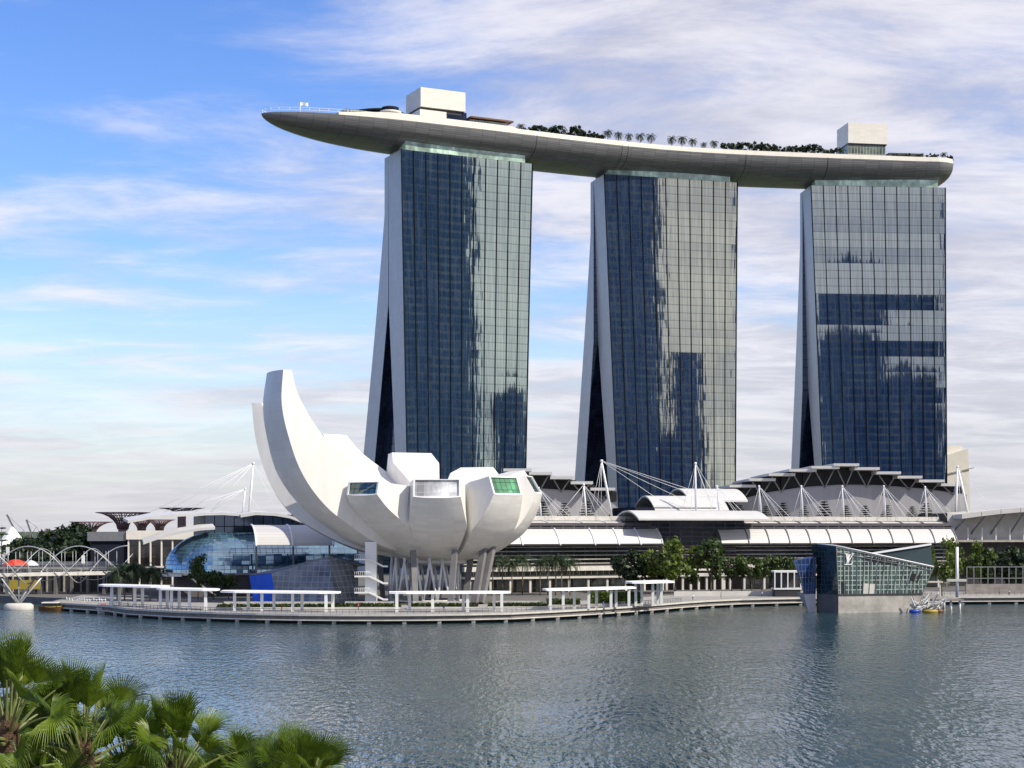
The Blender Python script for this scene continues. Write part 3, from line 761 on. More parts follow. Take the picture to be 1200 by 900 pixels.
# diagrid drum
dc = Vector((-24, 447, 0)); rd = 10.0; N_ = 16
for i in range(N_):
    a0, a1, a2 = [2 * math.pi * (i + k) / N_ for k in (0, .55, -.55)]
    for k, q in enumerate((a1, a2)):
        MB().tube([dc + Vector((rd * math.cos(a0), rd * math.sin(a0), 2.2)), dc + Vector((rd * .92 * math.cos(q), rd * .92 * math.sin(q), 14.2))], .34, 6).build('lattice_strut', M['white_steel'], museum)
mb = MB(); mb.lathe([(rd + .5, 2.2), (rd + .5, 2.7), (rd - 1, 2.75), (rd - 1, 2.2)], dc, 28); mb.build('drum_kerb', M['conc_light'], museum)
M['coldark'] = mat('museum_column', (0.17, 0.165, 0.165), .7, var=.15, scale=.4)
for bx, bd, tx, tz, td, w in ((487, 428, 484, 16.2, 432, 1.5), (528, 428, 533, 16.4, 432, 1.5), (556, 433, 567, 17.0, 438, 1.7), (563, 434, 577, 18.0, 440, 1.9), (545, 446, 552, 14.8, 446, 2.0), (449, 452, 444, 16.5, 452, 1.6), (505, 466, 505, 14.6, 466, 1.6)):
    MB().beam(P(bx, 620, bd) - Vector((0, 0, 22 - 2.2)), P(tx, 620, td) + Vector((0, 0, tz - 22)), w, w * .8).build('raking_column', M['coldark'], museum)
# stair tower with landings
st = P(435, 620, 432); sx, sy = st.x, st.y
mb = MB(); mb.box(sx - 1.5, sx + 1.5, sy - 1.5, sy + 1.5, 2.2, 18.6); tw = mb.build('stair_tower', M['white'], museum)
for z in (4.4, 8.7, 13.2):
    mb = MB(); mb.box(sx - 4.2, sx - .2, sy - 2.9, sy - 1.55, z + .55, z + .95)
    mb.hexa([(sx - .2, sy - 2.9, z + .5), (sx + 3.4, sy - 2.9, z - 1.3), (sx + 3.4, sy - 1.55, z - 1.3), (sx - .2, sy - 1.55, z + .5)], [(sx - .2, sy - 2.9, z + .95), (sx + 3.4, sy - 2.9, z - .85), (sx + 3.4, sy - 1.55, z - .85), (sx - .2, sy - 1.55, z + .95)])
    mb.box(sx + 3.4, sx + 4.6, sy - 2.9, sy - 1.55, z - 1.28, z - .87)
    ld = mb.build('landing', M['white'], museum)
    mb = MB()
    for i in range(9): mb.tube([(sx - 4.1 + i * .5, sy - 2.85, z + .95), (sx - 4.1 + i * .5, sy - 2.85, z + 2.0)], .05, 4)
    mb.tube([(sx - 4.2, sy - 2.85, z + 2.0), (sx - .1, sy - 2.85, z + 2.0)], .06, 4)
    o = mb.build('landing_rail', M['white_steel'], museum); o.parent = ld

# ================================================================ SHOPPING MALL
def vault(mb, f, x0, x1, y_front, y_back, z_e, z_t, n=10, th=.25, phi=75):
    rings = []; c = []
    for i in range(n + 1):
        a = R(phi) * i / n
        c.append((y_back - (y_back - y_front) * math.sin(a) / math.sin(R(phi)), z_t - (z_t - z_e) * (1 - math.cos(a)) / (1 - math.cos(R(phi)))))
    for x in (x0, x1): rings.append([f.p(x, y, z) for y, z in c] + [f.p(x, y + .1, z - th) for y, z in c[::-1]])
    mb.loft(rings, smooth=False)
    return c
M['canopy'] = panel_mat('louvred_white_canopy', (0.53, 0.515, 0.505), 60, 0.8, .12, .5, var=.05, dark=.85, coord='Object')
M['mallglass'] = grid_glass('dark_mall_glass', (0.45, 0.50, 0.56), (0.040, 0.042, 0.050), 4.0, 1.5, .24, (0.13, 0.12, 0.13), .24, .12)
M['shopfront'] = grid_glass('shopfront_glass', (0.5, 0.55, 0.55), (0.10, 0.10, 0.09), 2.2, 3.2, .25, (0.30, 0.29, 0.27), .25, .1)
def fwall(mb, f, x0, x1, y, z0, z1, m=0):
    mb.poly([f.p(x0, y, z0), f.p(x1, y, z0), f.p(x1, y, z1), f.p(x0, y, z1)], m, [(x0, z0), (x1, z0), (x1, z1), (x0, z1)])
def mall(name, label, f, x0, x1, ribs, ze=17.2, zt=24.6, ground=True, ribmat='white_steel', ends=True):
    r = thing(name, label, 'shopping mall', f.p((x0 + x1) / 2, 30, 0), R(f.head))
    mb = MB(); c = vault(mb, f, x0, x1, 0, 13, ze, zt); mb.build('canopy', M['canopy'], r)
    for x in ribs:
        MB().tube([f.p(x, y, z + .12) for y, z in c] + [f.p(x, -.7, ze - .25)], .26, 6).build('rib', M[ribmat], r)
    MB().beam(f.p(x0, -.1, ze - .15), f.p(x1, -.1, ze - .15), .35, .5).build('eave_beam', M['dark'], r)
    mb = MB(); fwall(mb, f, x0, x1, 4.0, 10.2, zt - 1.5); mb.build('upper_glazing', M['mallglass'], r, fix=False)
    mb = MB(); mb.box(x0, x1, 4.3, 60, 8.6, zt - .6, 0, f); mb.build('wall', M['darkpurple'], r)
    mb = MB()
    for i in range(5):
        z = 10.8 + i * 1.3; mb.box(x0, x1, 2.9, 3.5, z, z + .32, 0, f)
    mb.build('louvre', M['conc'], r)
    mb = MB(); mb.box(x0, x1, 2.4, 4.2, 8.6, 10.1, 0, f); mb.build('floor_band', M['conc_light'], r)
    mb = MB(); mb.box(x0, x1, -1.5, 5.4, 6.3, 6.75, 0, f); mb.build('walkway_roof', M['conc_light'], r)
    mb = MB(); fwall(mb, f, x0, x1, 5.0, 1.9, 8.6); mb.build('shopfront', M['shopfront'], r, fix=False)
    n = int((x1 - x0) / 7)
    for i in range(n + 1):
        x = x0 + .5 + (x1 - x0 - 1) * i / n; mb = MB(); mb.box(x - .35, x + .35, -.9, -.2, 1.9, 6.3, 0, f); mb.build('column', M['conc_light'], r)
    mb = MB(); mb.box(x0, x1, 12.9, 60, zt - .55, zt + .2, 0, f); mb.build('terrace_slab', M['conc_light'], r)
    mb = MB(); mb.box(x0, x1, 12.6, 13.1, zt + .22, zt + 1.7, 0, f); mb.build('parapet', M['conc_light'], r)
    return r
FL = Frame(0, 510, 0, 25); FR = Frame(70.5, 540, 0, 15)
xl0, xl1 = FL.s(548), FL.s(777)
mallL = mall('shopping_mall', 'mall wing with white ribbed canopy between the lotus museum and the round trees', FL, xl0, xl1, [FL.s(x) for x in (577, 612, 656, 697, 725, 750.5, 776.5)])
xr0, xr1 = FR.s(846), FR.s(1122)
mallR = mall('shopping_mall', 'long mall wing with white ribbed canopy and row of masts behind the glass pavilion', FR, xr0, xr1,
             [FR.s(x) for x in (878, 902, 926, 950, 974, 999, 1023, 1047, 1071, 1096, 1122)], ribmat='steel')
# curved end wall of the long wing
mb = MB()
for i in range(5): pass
mb.loft([[FR.p(xr0 - .4 - .5 * k, 13 - 13 * math.sin(R(75) * i / 10) / math.sin(R(75)), 24.6 - 7.4 * (1 - math.cos(R(75) * i / 10)) / (1 - math.cos(R(75)))) for i in range(11)] + [FR.p(xr0 - .4 - .5 * k, 0.2, 8), FR.p(xr0 - .4 - .5 * k, 13, 8)] for k in (0, 1)])
mb.build('end_wall', M['darkpurple'], mallR)
def theatre(label, plates, wallpts, dmid, bow, x_c, wx, base_z):
    r = thing('theatre_hall', label, 'hall', P(x_c, 620, dmid) - Vector((0, 0, 22 - base_z)))
    def wd(px): return dmid - bow * (1 - min(1, abs((px - x_c) / wx)) ** 2)
    pxs = np.linspace(wallpts[0][0], wallpts[-1][0], 40)
    top = np.interp(pxs, [a for a, _ in wallpts], [b for _, b in wallpts])
    mb = MB(); rows = []; L = 0; prev = None
    for px, py in zip(pxs, top):
        d = wd(px); a = P(px, py, d); q = (L, L)
        if prev is not None:
            s = (a - prev).length; b0 = Vector((prev.x, prev.y, base_z)); b1 = Vector((a.x, a.y, base_z))
            mb.poly([b0, b1, a, prev], 0, [(L, base_z), (L + s, base_z), (L + s, a.z), (L, prev.z)]); L += s
        prev = a
    mb.build('wall', M['greywall'], r, fix=False)
    mb = MB(); pts = [P(px, py, wd(px)) for px, py in zip(pxs, top)]
    mb.loft([[p, p + Vector((0, 0, .5)), p + Vector((0, 60, .5)), p + Vector((0, 60, 0))] for p in pts]).build('wall_cap', M['greywall'], r)
    for (a, b_, py) in plates:
        m_ = (a + b_) / 2; d = wd(m_) - 5.5; z = P(m_, py, d).z
        A, B = P(a, py, d), P(b_, py, d)
        mb = MB(); mb.box(A.x, B.x, d, d + 46, z - .95, z); pl = mb.build('roof_plate', M['roof_white'], r)
        zt = np.interp(m_, [q for q, _ in wallpts], [q for _, q in wallpts]); foot = P(m_ - 1, zt + 1, wd(m_) - .3)
        w = (B.x - A.x) * .36
        for s in (-1, 1):
            o = MB().tube([foot, Vector(((A.x + B.x) / 2 + s * w, d + 2.5, z - .95))], .24, 5).build('strut', M['steel'], r); o.parent = pl
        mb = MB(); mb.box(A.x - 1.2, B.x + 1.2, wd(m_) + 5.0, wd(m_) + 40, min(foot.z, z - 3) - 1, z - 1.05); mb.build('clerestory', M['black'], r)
    return r
theatre('grey curved hall with fan of stepped white roof plates before the blunt end hotel tower',
        [(855, 886, 568), (878, 909, 560.5), (901, 932, 554.5), (925, 957, 549.5), (951, 984, 546), (977, 1007, 543), (1002, 1031, 547.5), (1027, 1056, 552.5), (1052, 1081, 557.5), (1077, 1107, 562), (1103, 1133, 566.5)],
        [(838, 598), (870, 586), (900, 578.5), (940, 572.5), (985, 569.5), (1030, 570), (1080, 574), (1133, 581)], 606, 14, 990, 150, 24.0)
theatre('smaller grey curved hall with five white roof plates, right of the lotus museum',
        [(590, 623, 549), (620, 647, 553), (645, 672, 558), (669, 695, 564), (692, 721, 571.5)],
        [(560, 568), (600, 571), (640, 574.5), (680, 577), (705, 582), (724, 596), (733, 612)], 575, 12, 620, 110, 24.0)
# ---- cable masts on the terraces
def mast(f, px_b, px_t, py_t, y, zb, label, cables, r=.34, group=None, lean_y=0):
    x0 = f.s(px_b, y); b0 = f.p(x0, y, zb)
    x1 = f.s(px_t, y + lean_y); t0 = f.p(x1, y + lean_y, 0); t0.z = 22 - (py_t - 620) * t0.y / F_PX
    m = thing('cable_mast', label, 'mast', b0, 0, group)
    MB().tube([b0, b0.lerp(t0, .5), t0], [r * .8, r, r * .55], 8).build('pole', M['white_steel'], m)
    mb = MB(); mb.lathe([(r * .7, -.4), (r * 1.2, 0), (r * .7, .4)], t0, 8); mb.build('mast_head', M['white_steel'], m)
    for dx, yy, zz in cables:
        MB().tube([t0, f.p(x0 + dx, yy, zz)], .065, 4).build('cable', M['white_steel'], m)
    return m
zt = 25.0
fan = [(-2.6, 10, zt), (-4.2, 14, zt), (4.2, 12, zt), (6.0, 7, 23.6), (8.5, 12.5, zt), (10.5, 5, 22.5)]
for i, (xb, xt, yt) in enumerate([(892.5, 889.5, 570), (941, 939, 570), (989, 987, 570), (1038, 1035.5, 570), (1086.5, 1084, 571)]):
    mast(FR, xb, xt, yt, 13.6, zt, 'white cable mast on the long mall terrace, ' + ORD[i] + ' from the left of its even row', fan, group='masts along the long mall terrace')
mast(FR, 844, 840, 570, 13.4, zt, 'short white mast just left of the even mast row, by the stacked curved roofs', fan)
mast(FR, 815.5, 815, 543, 15, 26.5, 'tall upright white mast over the stacked curved roofs', [(-3.5, 12, 25), (-5, 18, 25), (5, 10, 26), (8, 16, 26), (11, 12, 25.2)], .42)
mast(FL, 634.5, 631, 572, 13.5, zt, 'white mast at the right rim of the lotus museum', fan)
mast(FL, 687.5, 684, 568, 13.5, zt, 'white mast before the smaller grey hall, midway along its terrace', [(-12, 13, zt), (-3, 13, zt), (4, 12, zt), (7, 9, 24), (10, 12, zt)])
mast(FL, 717.5, 705, 540, 13.5, zt, 'tall leaning white mast before the left leg of the middle hotel tower', [(-9, 13, zt), (-6.5, 13, zt), (-4, 14, zt), (26, 10, 26), (33, 18, 31), (40, 14, 33), (46, 16, 30)], .45)
am = mast(FR, 1119.5, 1122, 547, 13.5, zt, 'tall white A shaped mast at the right end of the long mall terrace', [(3, 14, zt), (14, 10, 25), (19, 12, 24), (-1.5, 14, zt)], .45)
x_ = FR.s(1136, 13.5); b_ = FR.p(x_, 13.5, zt); t_ = FR.p(FR.s(1123.5, 13.5), 13.5, 0); t_.z = 22 - (551 - 620) * t_.y / F_PX
MB().tube([b_, t_], [.42, .34], 8).build('pole', M['white_steel'], am)
# ---- entrance hall with stacked curved roofs between the wings
FE = Frame(FL.p(xl1, 0, 0).x, FL.p(xl1, 0, 0).y, 0, 17)
ent = thing('entrance_hall', 'dark entrance hall under stacked white curved roofs between the two mall wings', 'entrance hall', FE.p(15, 20, 0), R(17))
def barrel(f, x0, x1, y0, y1, z0, zp, ze2, th=.55, n=14):
    mb = MB(); c = []
    for i in range(n + 1):
        u = i / n; z = (z0 * (1 - u) + ze2 * u) + (zp - (z0 + ze2) / 2) * math.sin(math.pi * u) ** .9; c.append((y0 + (y1 - y0) * u, z))
    return mb.loft([[f.p(x, y, z) for y, z in c] + [f.p(x, y, z - th) for y, z in c[::-1]] for x in (x0, x1)], smooth=False)
e0, e1 = -14.0, FE.s(886, 6)
barrel(FE, FE.s(733, 8), e1, -4, 20, 25.4, 28.2, 24.6).build('curved_roof', M['roof_white'], ent)
barrel(FE, FE.s(760, 26), FE.s(846, 26), 20, 40, 28.6, 33.6, 29).build('curved_roof', M['roof_white'], ent)
barrel(FE, FE.s(800, 40), FE.s(868, 40), 34, 58, 32.2, 36.6, 31).build('curved_roof', M['roof_white'], ent)
mb = MB(); mb.box(FE.s(745, 20), FE.s(840, 20), 20.5, 52, 25, 29.4, 0, FE); mb.box(FE.s(806, 38), FE.s(862, 38), 38, 56, 29, 32.4, 0, FE); mb.build('upper_hall', M['backglass'], ent)
mb = MB(); fwall(mb, FE, FE.s(728, 4), FE.s(872, 4), 4, 17, 25.4); mb.build('atrium_glazing', M['mallglass'], ent, fix=False)
mb = MB(); mb.box(-10, FE.s(872, 4), 4.3, 58, 1.9, 25, 0, FE); mb.build('wall', M['darkpurple'], ent)
mb = MB()
for i in range(8): mb.box(2, FE.s(862, 3), 2.6, 3.4, 9.5 + i * .95, 9.95 + i * .95, 0, FE)
mb.build('louvre', M['darkpurple'], ent)
mb = MB(); mb.box(0, FE.s(862, 0), -1.5, 3.9, 6.4, 7.3, 0, FE); mb.box(0, FE.s(862, 2), 2.4, 3.8, 8.2, 8.8, 0, FE); mb.build('floor_band', M['conc_light'], ent)
for i in range(9):
    x = 1 + (FE.s(858, 0) - 2) * i / 8; mb = MB(); mb.box(x - .35, x + .35, -.9, -.2, 1.9, 6.4, 0, FE); mb.build('column', M['conc_light'], ent)
# ---- building at the right edge
FX = Frame(FR.p(xr1, 0, 0).x + 1.5, FR.p(xr1, 0, 0).y, 0, 8)
rb = thing('casino_wing', 'dark glazed wing under a rising white slatted roof at the right edge', 'building', FX.p(20, 20, 0), R(8))
for i in range(7):
    x = 1.0 + i * 7.2; z0, z1 = 25.6 + 2.6 * math.sin(min(1, i / 4.2) * 1.5), 25.6 + 2.6 * math.sin(min(1, (i + 1) / 4.2) * 1.5)
    mb = MB()
    mb.hexa([FX.p(x, 2, z0), FX.p(x + 7.0, 2, z1), FX.p(x + 7.0, 34, z1 + .2), FX.p(x, 34, z0 + .2)], [FX.p(x, 2, z0 + 1.6), FX.p(x + 7.0, 2, z1 + 1.6), FX.p(x + 7.0, 34, z1 + 1.2), FX.p(x, 34, z0 + 1.2)])
    mb.build('roof_bay', M['canopy'], rb)
    mb = MB(); mb.tube([FX.p(x + 1.5, 3, z0 - .2), FX.p(x, 9, 21.5), FX.p(x - .6, 12, 18.4)], .35, 6); mb.build('rib', M['steel'], rb)
mb = MB(); fwall(mb, FX, -1, 54, 10, 17.8, 28); mb.build('clerestory', M['conc_light'], rb, fix=False)
mb = MB(); mb.box(-1.5, 54, 10.3, 50, 1.9, 27.6, 0, FX); mb.build('wall', M['dark'], rb)
M['browncurtain'] = panel_mat('brown_glass_bays', (0.052, 0.042, 0.038), 2.4, 60, .35, .3, var=.45, dark=.5)
mb = MB(); fwall(mb, FX, -1, 54, 9.2, 6, 17.4); mb.build('glass_wall', M['browncurtain'], rb, fix=False)
mb = MB(); mb.box(-1.5, 54, 6, 11, 17.45, 18.2, 0, FX); mb.build('cornice', M['conc'], rb)
for i in range(10):
    x = i * 5.2; mb = MB(); mb.box(x, x + .35, 7.0, 7.4, 18.2, 22.5, 0, FX); mb.build('post', M['white_steel'], rb)
# pale tower behind the right hotel tower
cp = P(1122, 620, 900)
mb = MB(); mb.loft([[(cp.x - 9, 900, 2), (cp.x + 8, 900, 2), (cp.x + 8, 930, 2), (cp.x - 9, 930, 2)], [(cp.x - 9, 900, 62), (cp.x + 6, 900, 67), (cp.x + 6, 930, 67), (cp.x - 9, 930, 62)]])
pt = thing('pale_tower', 'pale cream tapering block peeping out right of the blunt end hotel tower', 'building', (cp.x, 915, 2))
mb.build('wall', M['cream'], pt)
MB().beam((cp.x - 9, 899.6, 52), (cp.x + 9, 899.6, 56), .5, .5).build('cornice', M['conc'], pt)
mb = MB(); mb.box(cp.x - 7, cp.x + 4, 905, 925, 63, 68.6); mb.build('roof_house', M['cream'], pt)

# ================================================================ LEFT: DOMED ATRIUM AND HALLS
FD = Frame(P(196, 620, 478).x, 478, 0, 16)
M['domeglass'] = grid_glass('blue_dome_glass', (0.55, 0.72, 0.85), (0.05, 0.13, 0.19), 2.2, 1.6, .16, (0.10, 0.14, 0.17), .5, .06, wob=.10)
M['blueglass'] = grid_glass('blue_band_glass', (0.42, 0.62, 0.85), (0.03, 0.10, 0.20), 2.4, 1.4, .12, (0.05, 0.09, 0.13), .4, .08, wob=.06)
dome = thing('glass_atrium', 'rounded blue glass atrium left of the lotus museum', 'atrium', FD.p(25, 15, 2), R(16))
xD1 = FD.s(420, 0)
mb = MB(); n = 16; na = 14; rx, ry, rz, z0 = 15.0, 17.0, 12.4, 8.6; rows = []
for i in range(na + 1):
    a = math.pi / 2 * (1 - i / na)                    # from the far left tip round to the front
    col = []
    for j in range(n + 1):
        e = math.pi / 2 * j / n; col.append((FD.p(15 - rx * math.sin(a) * math.cos(e), 17 - ry * math.cos(a) * math.cos(e), z0 + rz * math.sin(e)), (i * 1.9, j * 1.45)))
    rows.append(col)
for k in range(1, 24):
    col = [(FD.p(15 + k * (xD1 - 15) / 23, 17 - ry * math.cos(math.pi / 2 * j / n), z0 + rz * math.sin(math.pi / 2 * j / n)), (na * 1.9 + k * 2.2, j * 1.45)) for j in range(n + 1)]
    rows.append(col)
for a, b_ in zip(rows, rows[1:]):
    for j in range(n): mb.poly([a[j][0], b_[j][0], b_[j + 1][0], a[j + 1][0]], 0, [a[j][1], b_[j][1], b_[j + 1][1], a[j + 1][1]])
mb.build('glass_shell', M['domeglass'], dome, fix=False)
mb = MB(); mb.box(19, xD1, -1.2, 3, 11.5, 14.6, 0, FD)
o = MB(); fwall(o, FD, 19, xD1, -1.3, 11.5, 14.6); o.build('blue_band', M['blueglass'], dome, fix=False)
mb = MB(); mb.box(14, xD1, .2, 16, 1.9, 8.4, 0, FD); mb.build('podium', M['dark'], dome)
mb = MB(); mb.box(0.5, xD1, -.9, 18, 8.3, 8.9, 0, FD); mb.build('ring_beam', M['steel'], dome)
mb = MB(); mb.box(3, 13, 2, 14, 1.9, 8.2, 0, FD); mb.build('entrance_glazing', M['mallglass'], dome)
mb = MB(); mb.hexa([FD.p(-2, -2, 8.0), FD.p(4, -2, 8.0), FD.p(4, 4, 8.0), FD.p(-2, 4, 8.0)], [FD.p(-2, -2, 8.7), FD.p(4, -2, 8.7), FD.p(4, 4, 8.7), FD.p(-2, 4, 8.7)]); mb.build('entrance_slab', M['white'], dome)
for i, (xa, za, yb) in enumerate(((5, 8, 0),)):
    MB().beam(FD.p(6, -1.4, 8), FD.p(14, -1.6, 2.4), 1.6, .5).build('stair_flight', M['conc'], dome)
# upper dark hall with long swept white roof
FU = Frame(P(240, 620, 500).x, 500, 0, 16)
uh = thing('atrium_upper_hall', 'dark glass hall under a long swept white roof above the blue atrium', 'hall', FU.p(15, 15, 2), R(16))
mb = MB(); fwall(mb, FU, 0, FU.s(362), 0, 19, 26.5); mb.build('glazing', M['backglass'], uh, fix=False)
mb = MB(); mb.box(0, FU.s(420), .3, 40, 1.9, 26.2, 0, FU); mb.build('wall', M['black'], uh)
def swept(name, pts, y0, y1, th, par, m='roof_white', f=FU):
    mb = MB(); mb.loft([[f.p(x, y0, z), f.p(x, y1, z + 1.0), f.p(x, y1, z + 1.0 - th), f.p(x, y0, z - th)] for x, z in pts], smooth=False); return mb.build(name, M[m], par)
swept('swept_roof', [(FU.s(px, -6), FU.z(py, FU.s(px, -6), -6)) for px, py in ((150, 610), (175, 605.5), (205, 602.5), (235, 601), (262, 600.5), (283, 602))], -6, 26, .8, uh)
swept('swept_roof', [(FU.s(px, -8), FU.z(py, FU.s(px, -8), -8)) for px, py in ((282, 603), (300, 600), (322, 601), (340, 604), (356, 610))], -8, 26, .9, uh)
for i, (p0, p1) in enumerate((((168, 640), (250, 617)),)):
    swept('swept_roof', [(FU.s(px, -12), FU.z(py, FU.s(px, -12), -12)) for px, py in ((168, 635), (188, 628), (210, 622.5), (235, 618.5), (252, 617.5))], -12, -5, .8, uh)
FV = Frame(P(300, 620, 472).x, 472, 0, 16); v1 = FV.s(392)
vh = thing('canopy_wing', 'short white ribbed canopy wing half hidden behind the lotus museum left petal', 'canopy', FV.p(v1 / 2, 6, 2), R(16))
mb = MB(); c = vault(mb, FV, 0, v1, 0, 12, 17.4, 23.2); mb.build('canopy', M['canopy'], vh)
for x in (0, v1 * .46, v1 * .98): MB().tube([FV.p(x, y, z + .12) for y, z in c] + [FV.p(x, -.8, 17.0)], .28, 6).build('rib', M['white_steel'], vh)
for x in (.6, v1 * .5, v1 * .97): mb = MB(); mb.box(x, x + .5, 6, 6.6, 8.9, 21.2, 0, FV); mb.build('column', M['steel'], vh)
M['fanmast'] = M['white_steel']
f_ = FU
mast(FU, 291.5, 297, 543, 6, 27, 'tall white mast left of the lotus museum with long stay cables', [(-31, 4, 27.0), (-26, 6, 27.2), (-19, 2, 27.3), (-12, 4, 27.3), (9, 6, 27), (14, 10, 26), (22, 6, 25)], .42)
mast(FU, 284, 287.5, 573, 3, 27, 'shorter white mast beside the tall mast left of the lotus museum', [(-22, 3, 27.2), (-15, 2, 27.2), (-10, 4, 27.2), (6, 3, 27)], .3)
# plain hall far left
FB = Frame(P(149, 620, 585).x, 585, 0, 8)
bh = thing('conference_hall', 'flat roofed hall with cream fascia and dark columned glass, far left under the steel trees', 'hall', FB.p(15, 20, 2), R(8))
def sx_(px): return FB.s(px)
bw = FB.s(262); M['colglass'] = grid_glass('brown_hall_glass', (0.4, 0.4, 0.42), (0.04, 0.032, 0.03), 4, 4, .2, (0.09, 0.08, 0.07), .2, .1)
mb = MB(); mb.box(.4, bw, 1.5, 40, 1.9, 18.2, 0, FB); mb.build('wall', M['dark'], bh)
mb = MB(); fwall(mb, FB, .4, bw, 1.3, 1.9, 18.2); mb.build('glazing', M['colglass'], bh, fix=False)
mb = MB(); mb.box(-.3, bw + 1, -.6, 42, 18.25, 21.4, 0, FB); mb.build('fascia', M['cream'], bh)
mb = MB(); mb.box(-.35, bw, -1.0, 1.4, 8.0, 8.6, 0, FB); mb.build('floor_band', M['conc_light'], bh)
for i in range(13):
    x = .2 + i * 3.9
    if x < bw: mb = MB(); mb.box(x, x + .55, -.1, .6, 1.9, 18.24, 0, FB); mb.build('column', M['cream'], bh)
mb = MB(); mb.box(-13, -.5, 1, 30, 1.9, 17.6, 0, FB); mb.build('side_block', M['backglass'], bh)
mb = MB(); mb.box(-14, -.45, .2, 31, 17.7, 21.0, 0, FB); mb.build('side_fascia', M['steel'], bh)
# faceted blue pavilion beside the museum
np_ = thing('faceted_pavilion', 'low faceted glass pavilion with bright blue panel left of the museum stair tower', 'pavilion', P(350, 620, 447) - Vector((0, 0, 19.8)))
M['facet'] = grid_glass('grey_facet_glass', (0.45, 0.52, 0.58), (0.20, 0.22, 0.24), 1.6, 1.6, .16, (0.30, 0.32, 0.33), .14, .08, wob=.12)
M['facetblue'] = grid_glass('blue_facet_glass', (0.25, 0.4, 0.95), (0.02, 0.075, 0.50), 1.6, 1.6, .10, (0.03, 0.09, 0.40), .25, .12)
def Z0(px, d, z=2.2): p = P(px, 620, d); return Vector((p.x, p.y, z))
def facet(mb, pts, m):
    o = pts[0]; u = (pts[1] - pts[0]).normalized(); n_ = u.cross(pts[2] - pts[0]).normalized(); v = n_.cross(u)
    mb.poly(pts, m, [((p - o).dot(u) + 50, (p - o).dot(v) + 50) for p in pts])
mb = MB()
A, B, C_, D_ = Z0(297, 440), Z0(324, 437), P(318, 671, 440), P(292, 674, 443)
facet(mb, [A, B, C_, D_], 1)
E_, G_ = P(386, 652, 440), P(419, 664, 444); H_, I_ = Z0(392, 434), Z0(419, 440)
facet(mb, [B, H_, E_, C_], 0); facet(mb, [H_, I_, G_, E_], 0)
facet(mb, [A + Vector((2, 18, 0)), A, D_, D_ + Vector((2, 18, 0))], 1)
facet(mb, [C_, E_, E_ + Vector((2, 18, -1)), D_ + Vector((3, 18, 0)), D_], 0)
facet(mb, [E_, G_, G_ + Vector((2, 16, 0)), E_ + Vector((2, 18, -1))], 0)
mb.build('glass_body', [M['facet'], M['facetblue']], np_, fix=False)
MB().tube([D_, C_, E_, G_], .16, 5).build('ridge_edge', M['steel'], np_)
# ================================================================ ADDED_TOWERS: unseen, oversized blocks added for their dark reflections in the hotel glass
M['added_glass'] = grid_glass('added_tower_glass', (0.25, 0.34, 0.5), (0.030, 0.066, 0.16), 14.0, 11.0, 3.0, (0.014, 0.030, 0.07), 0.25, .2)
ADDED_TOWERS = [((917, -145), (1010, -98), 60, 600, 'added dark tower mirrored in the left half of the hotel tower nearest the deck tip'),
        ((697, 193), (719, 203), 40, 242, 'added low dark block mirrored at lower right in the hotel tower nearest the tip'),
        ((654, -113), (735, -90), 50, 560, 'added dark tower mirrored in the left half of the middle hotel tower'),
        ((657, 38), (683, 46), 30, 283, 'added slim dark tower mirrored right of centre in the middle hotel tower'),
        ((688, -28), (705, -23), 30, 200, 'added short dark block mirrored at the middle of the middle hotel tower'),
        ((560, -262), (635, -255), 50, 405, 'added dark tower mirrored in the blunt end hotel tower, taller of its two reflections'),
        ((603, -180), (668, -174), 40, 330, 'added dark block mirrored at the right of the blunt end hotel tower')]
for i, (a, b, dep_, h, lb) in enumerate(ADDED_TOWERS):
    a, b = Vector(a + (0,)), Vector(b + (0,)); t = (b - a).normalized(); n = Vector((t.y, -t.x, 0)); L = (b - a).length
    c = thing('added_tower', lb, 'office tower', (a + b) / 2 + n * dep_ / 2)
    mb = MB(); st = [(0, L, 0, h * .93)] + [(L * .06, L * .9, h * .93, h)]
    for x0, x1, z0, z1 in st:
        q = [a + t * x0, a + t * x1, a + t * x1 + n * (dep_ - x0), a + t * x0 + n * (dep_ - x0)]
        for k in range(4):
            u, v = q[k], q[(k + 1) % 4]; l = (v - u).length
            mb.poly([u + Vector((0, 0, z0)), v + Vector((0, 0, z0)), v + Vector((0, 0, z1)), u + Vector((0, 0, z1))], 0, [(0, z0), (l, z0), (l, z1), (0, z1)])
        mb.poly([p + Vector((0, 0, z1)) for p in q], 0, [(0, 0)] * 4)
    mb.build('facade', M['added_glass'], c, fix=False)
    mb = MB(); p = a + t * L * .4 + n * 12; mb.box(p.x - 6, p.x + 6, p.y - 5, p.y + 5, h, h + 7); mb.build('plant_room', M['dark'], c)

# ================================================================ GLASS ISLAND PAVILION
PVM = grid_glass('pavilion_glass', (0.50, 0.60, 0.56), (0.10, 0.15, 0.13), 1.15, 1.25, .22, (0.36, 0.42, 0.39), .30, .06, wob=.012)
PVD = grid_glass('pavilion_dark_glass', (0.25, 0.33, 0.38), (0.02, 0.036, 0.045), 1.3, 1.25, .12, (0.06, 0.085, 0.095), .3, .08, wob=.012)
PVB = grid_glass('pavilion_blue_glass', (0.30, 0.42, 0.80), (0.03, 0.07, 0.22), 60, 1.7, .14, (0.10, 0.15, 0.30), .4, .12)
pv = thing('island_pavilion', 'faceted glass pavilion standing in the bay on a concrete base with white monogram', 'pavilion', P(1030, 620, 432) - Vector((0, 0, 22)))
d0 = 424
def V(px, py, d): return P(px, py, d)
zb = V(980, 697, d0).z                       # top of the concrete plinth
def B0(px, d, z): p = P(px, 620, d); return Vector((p.x, p.y, z))
f0, f1 = B0(982.5, d0, zb), B0(1081, d0 + 7, zb)
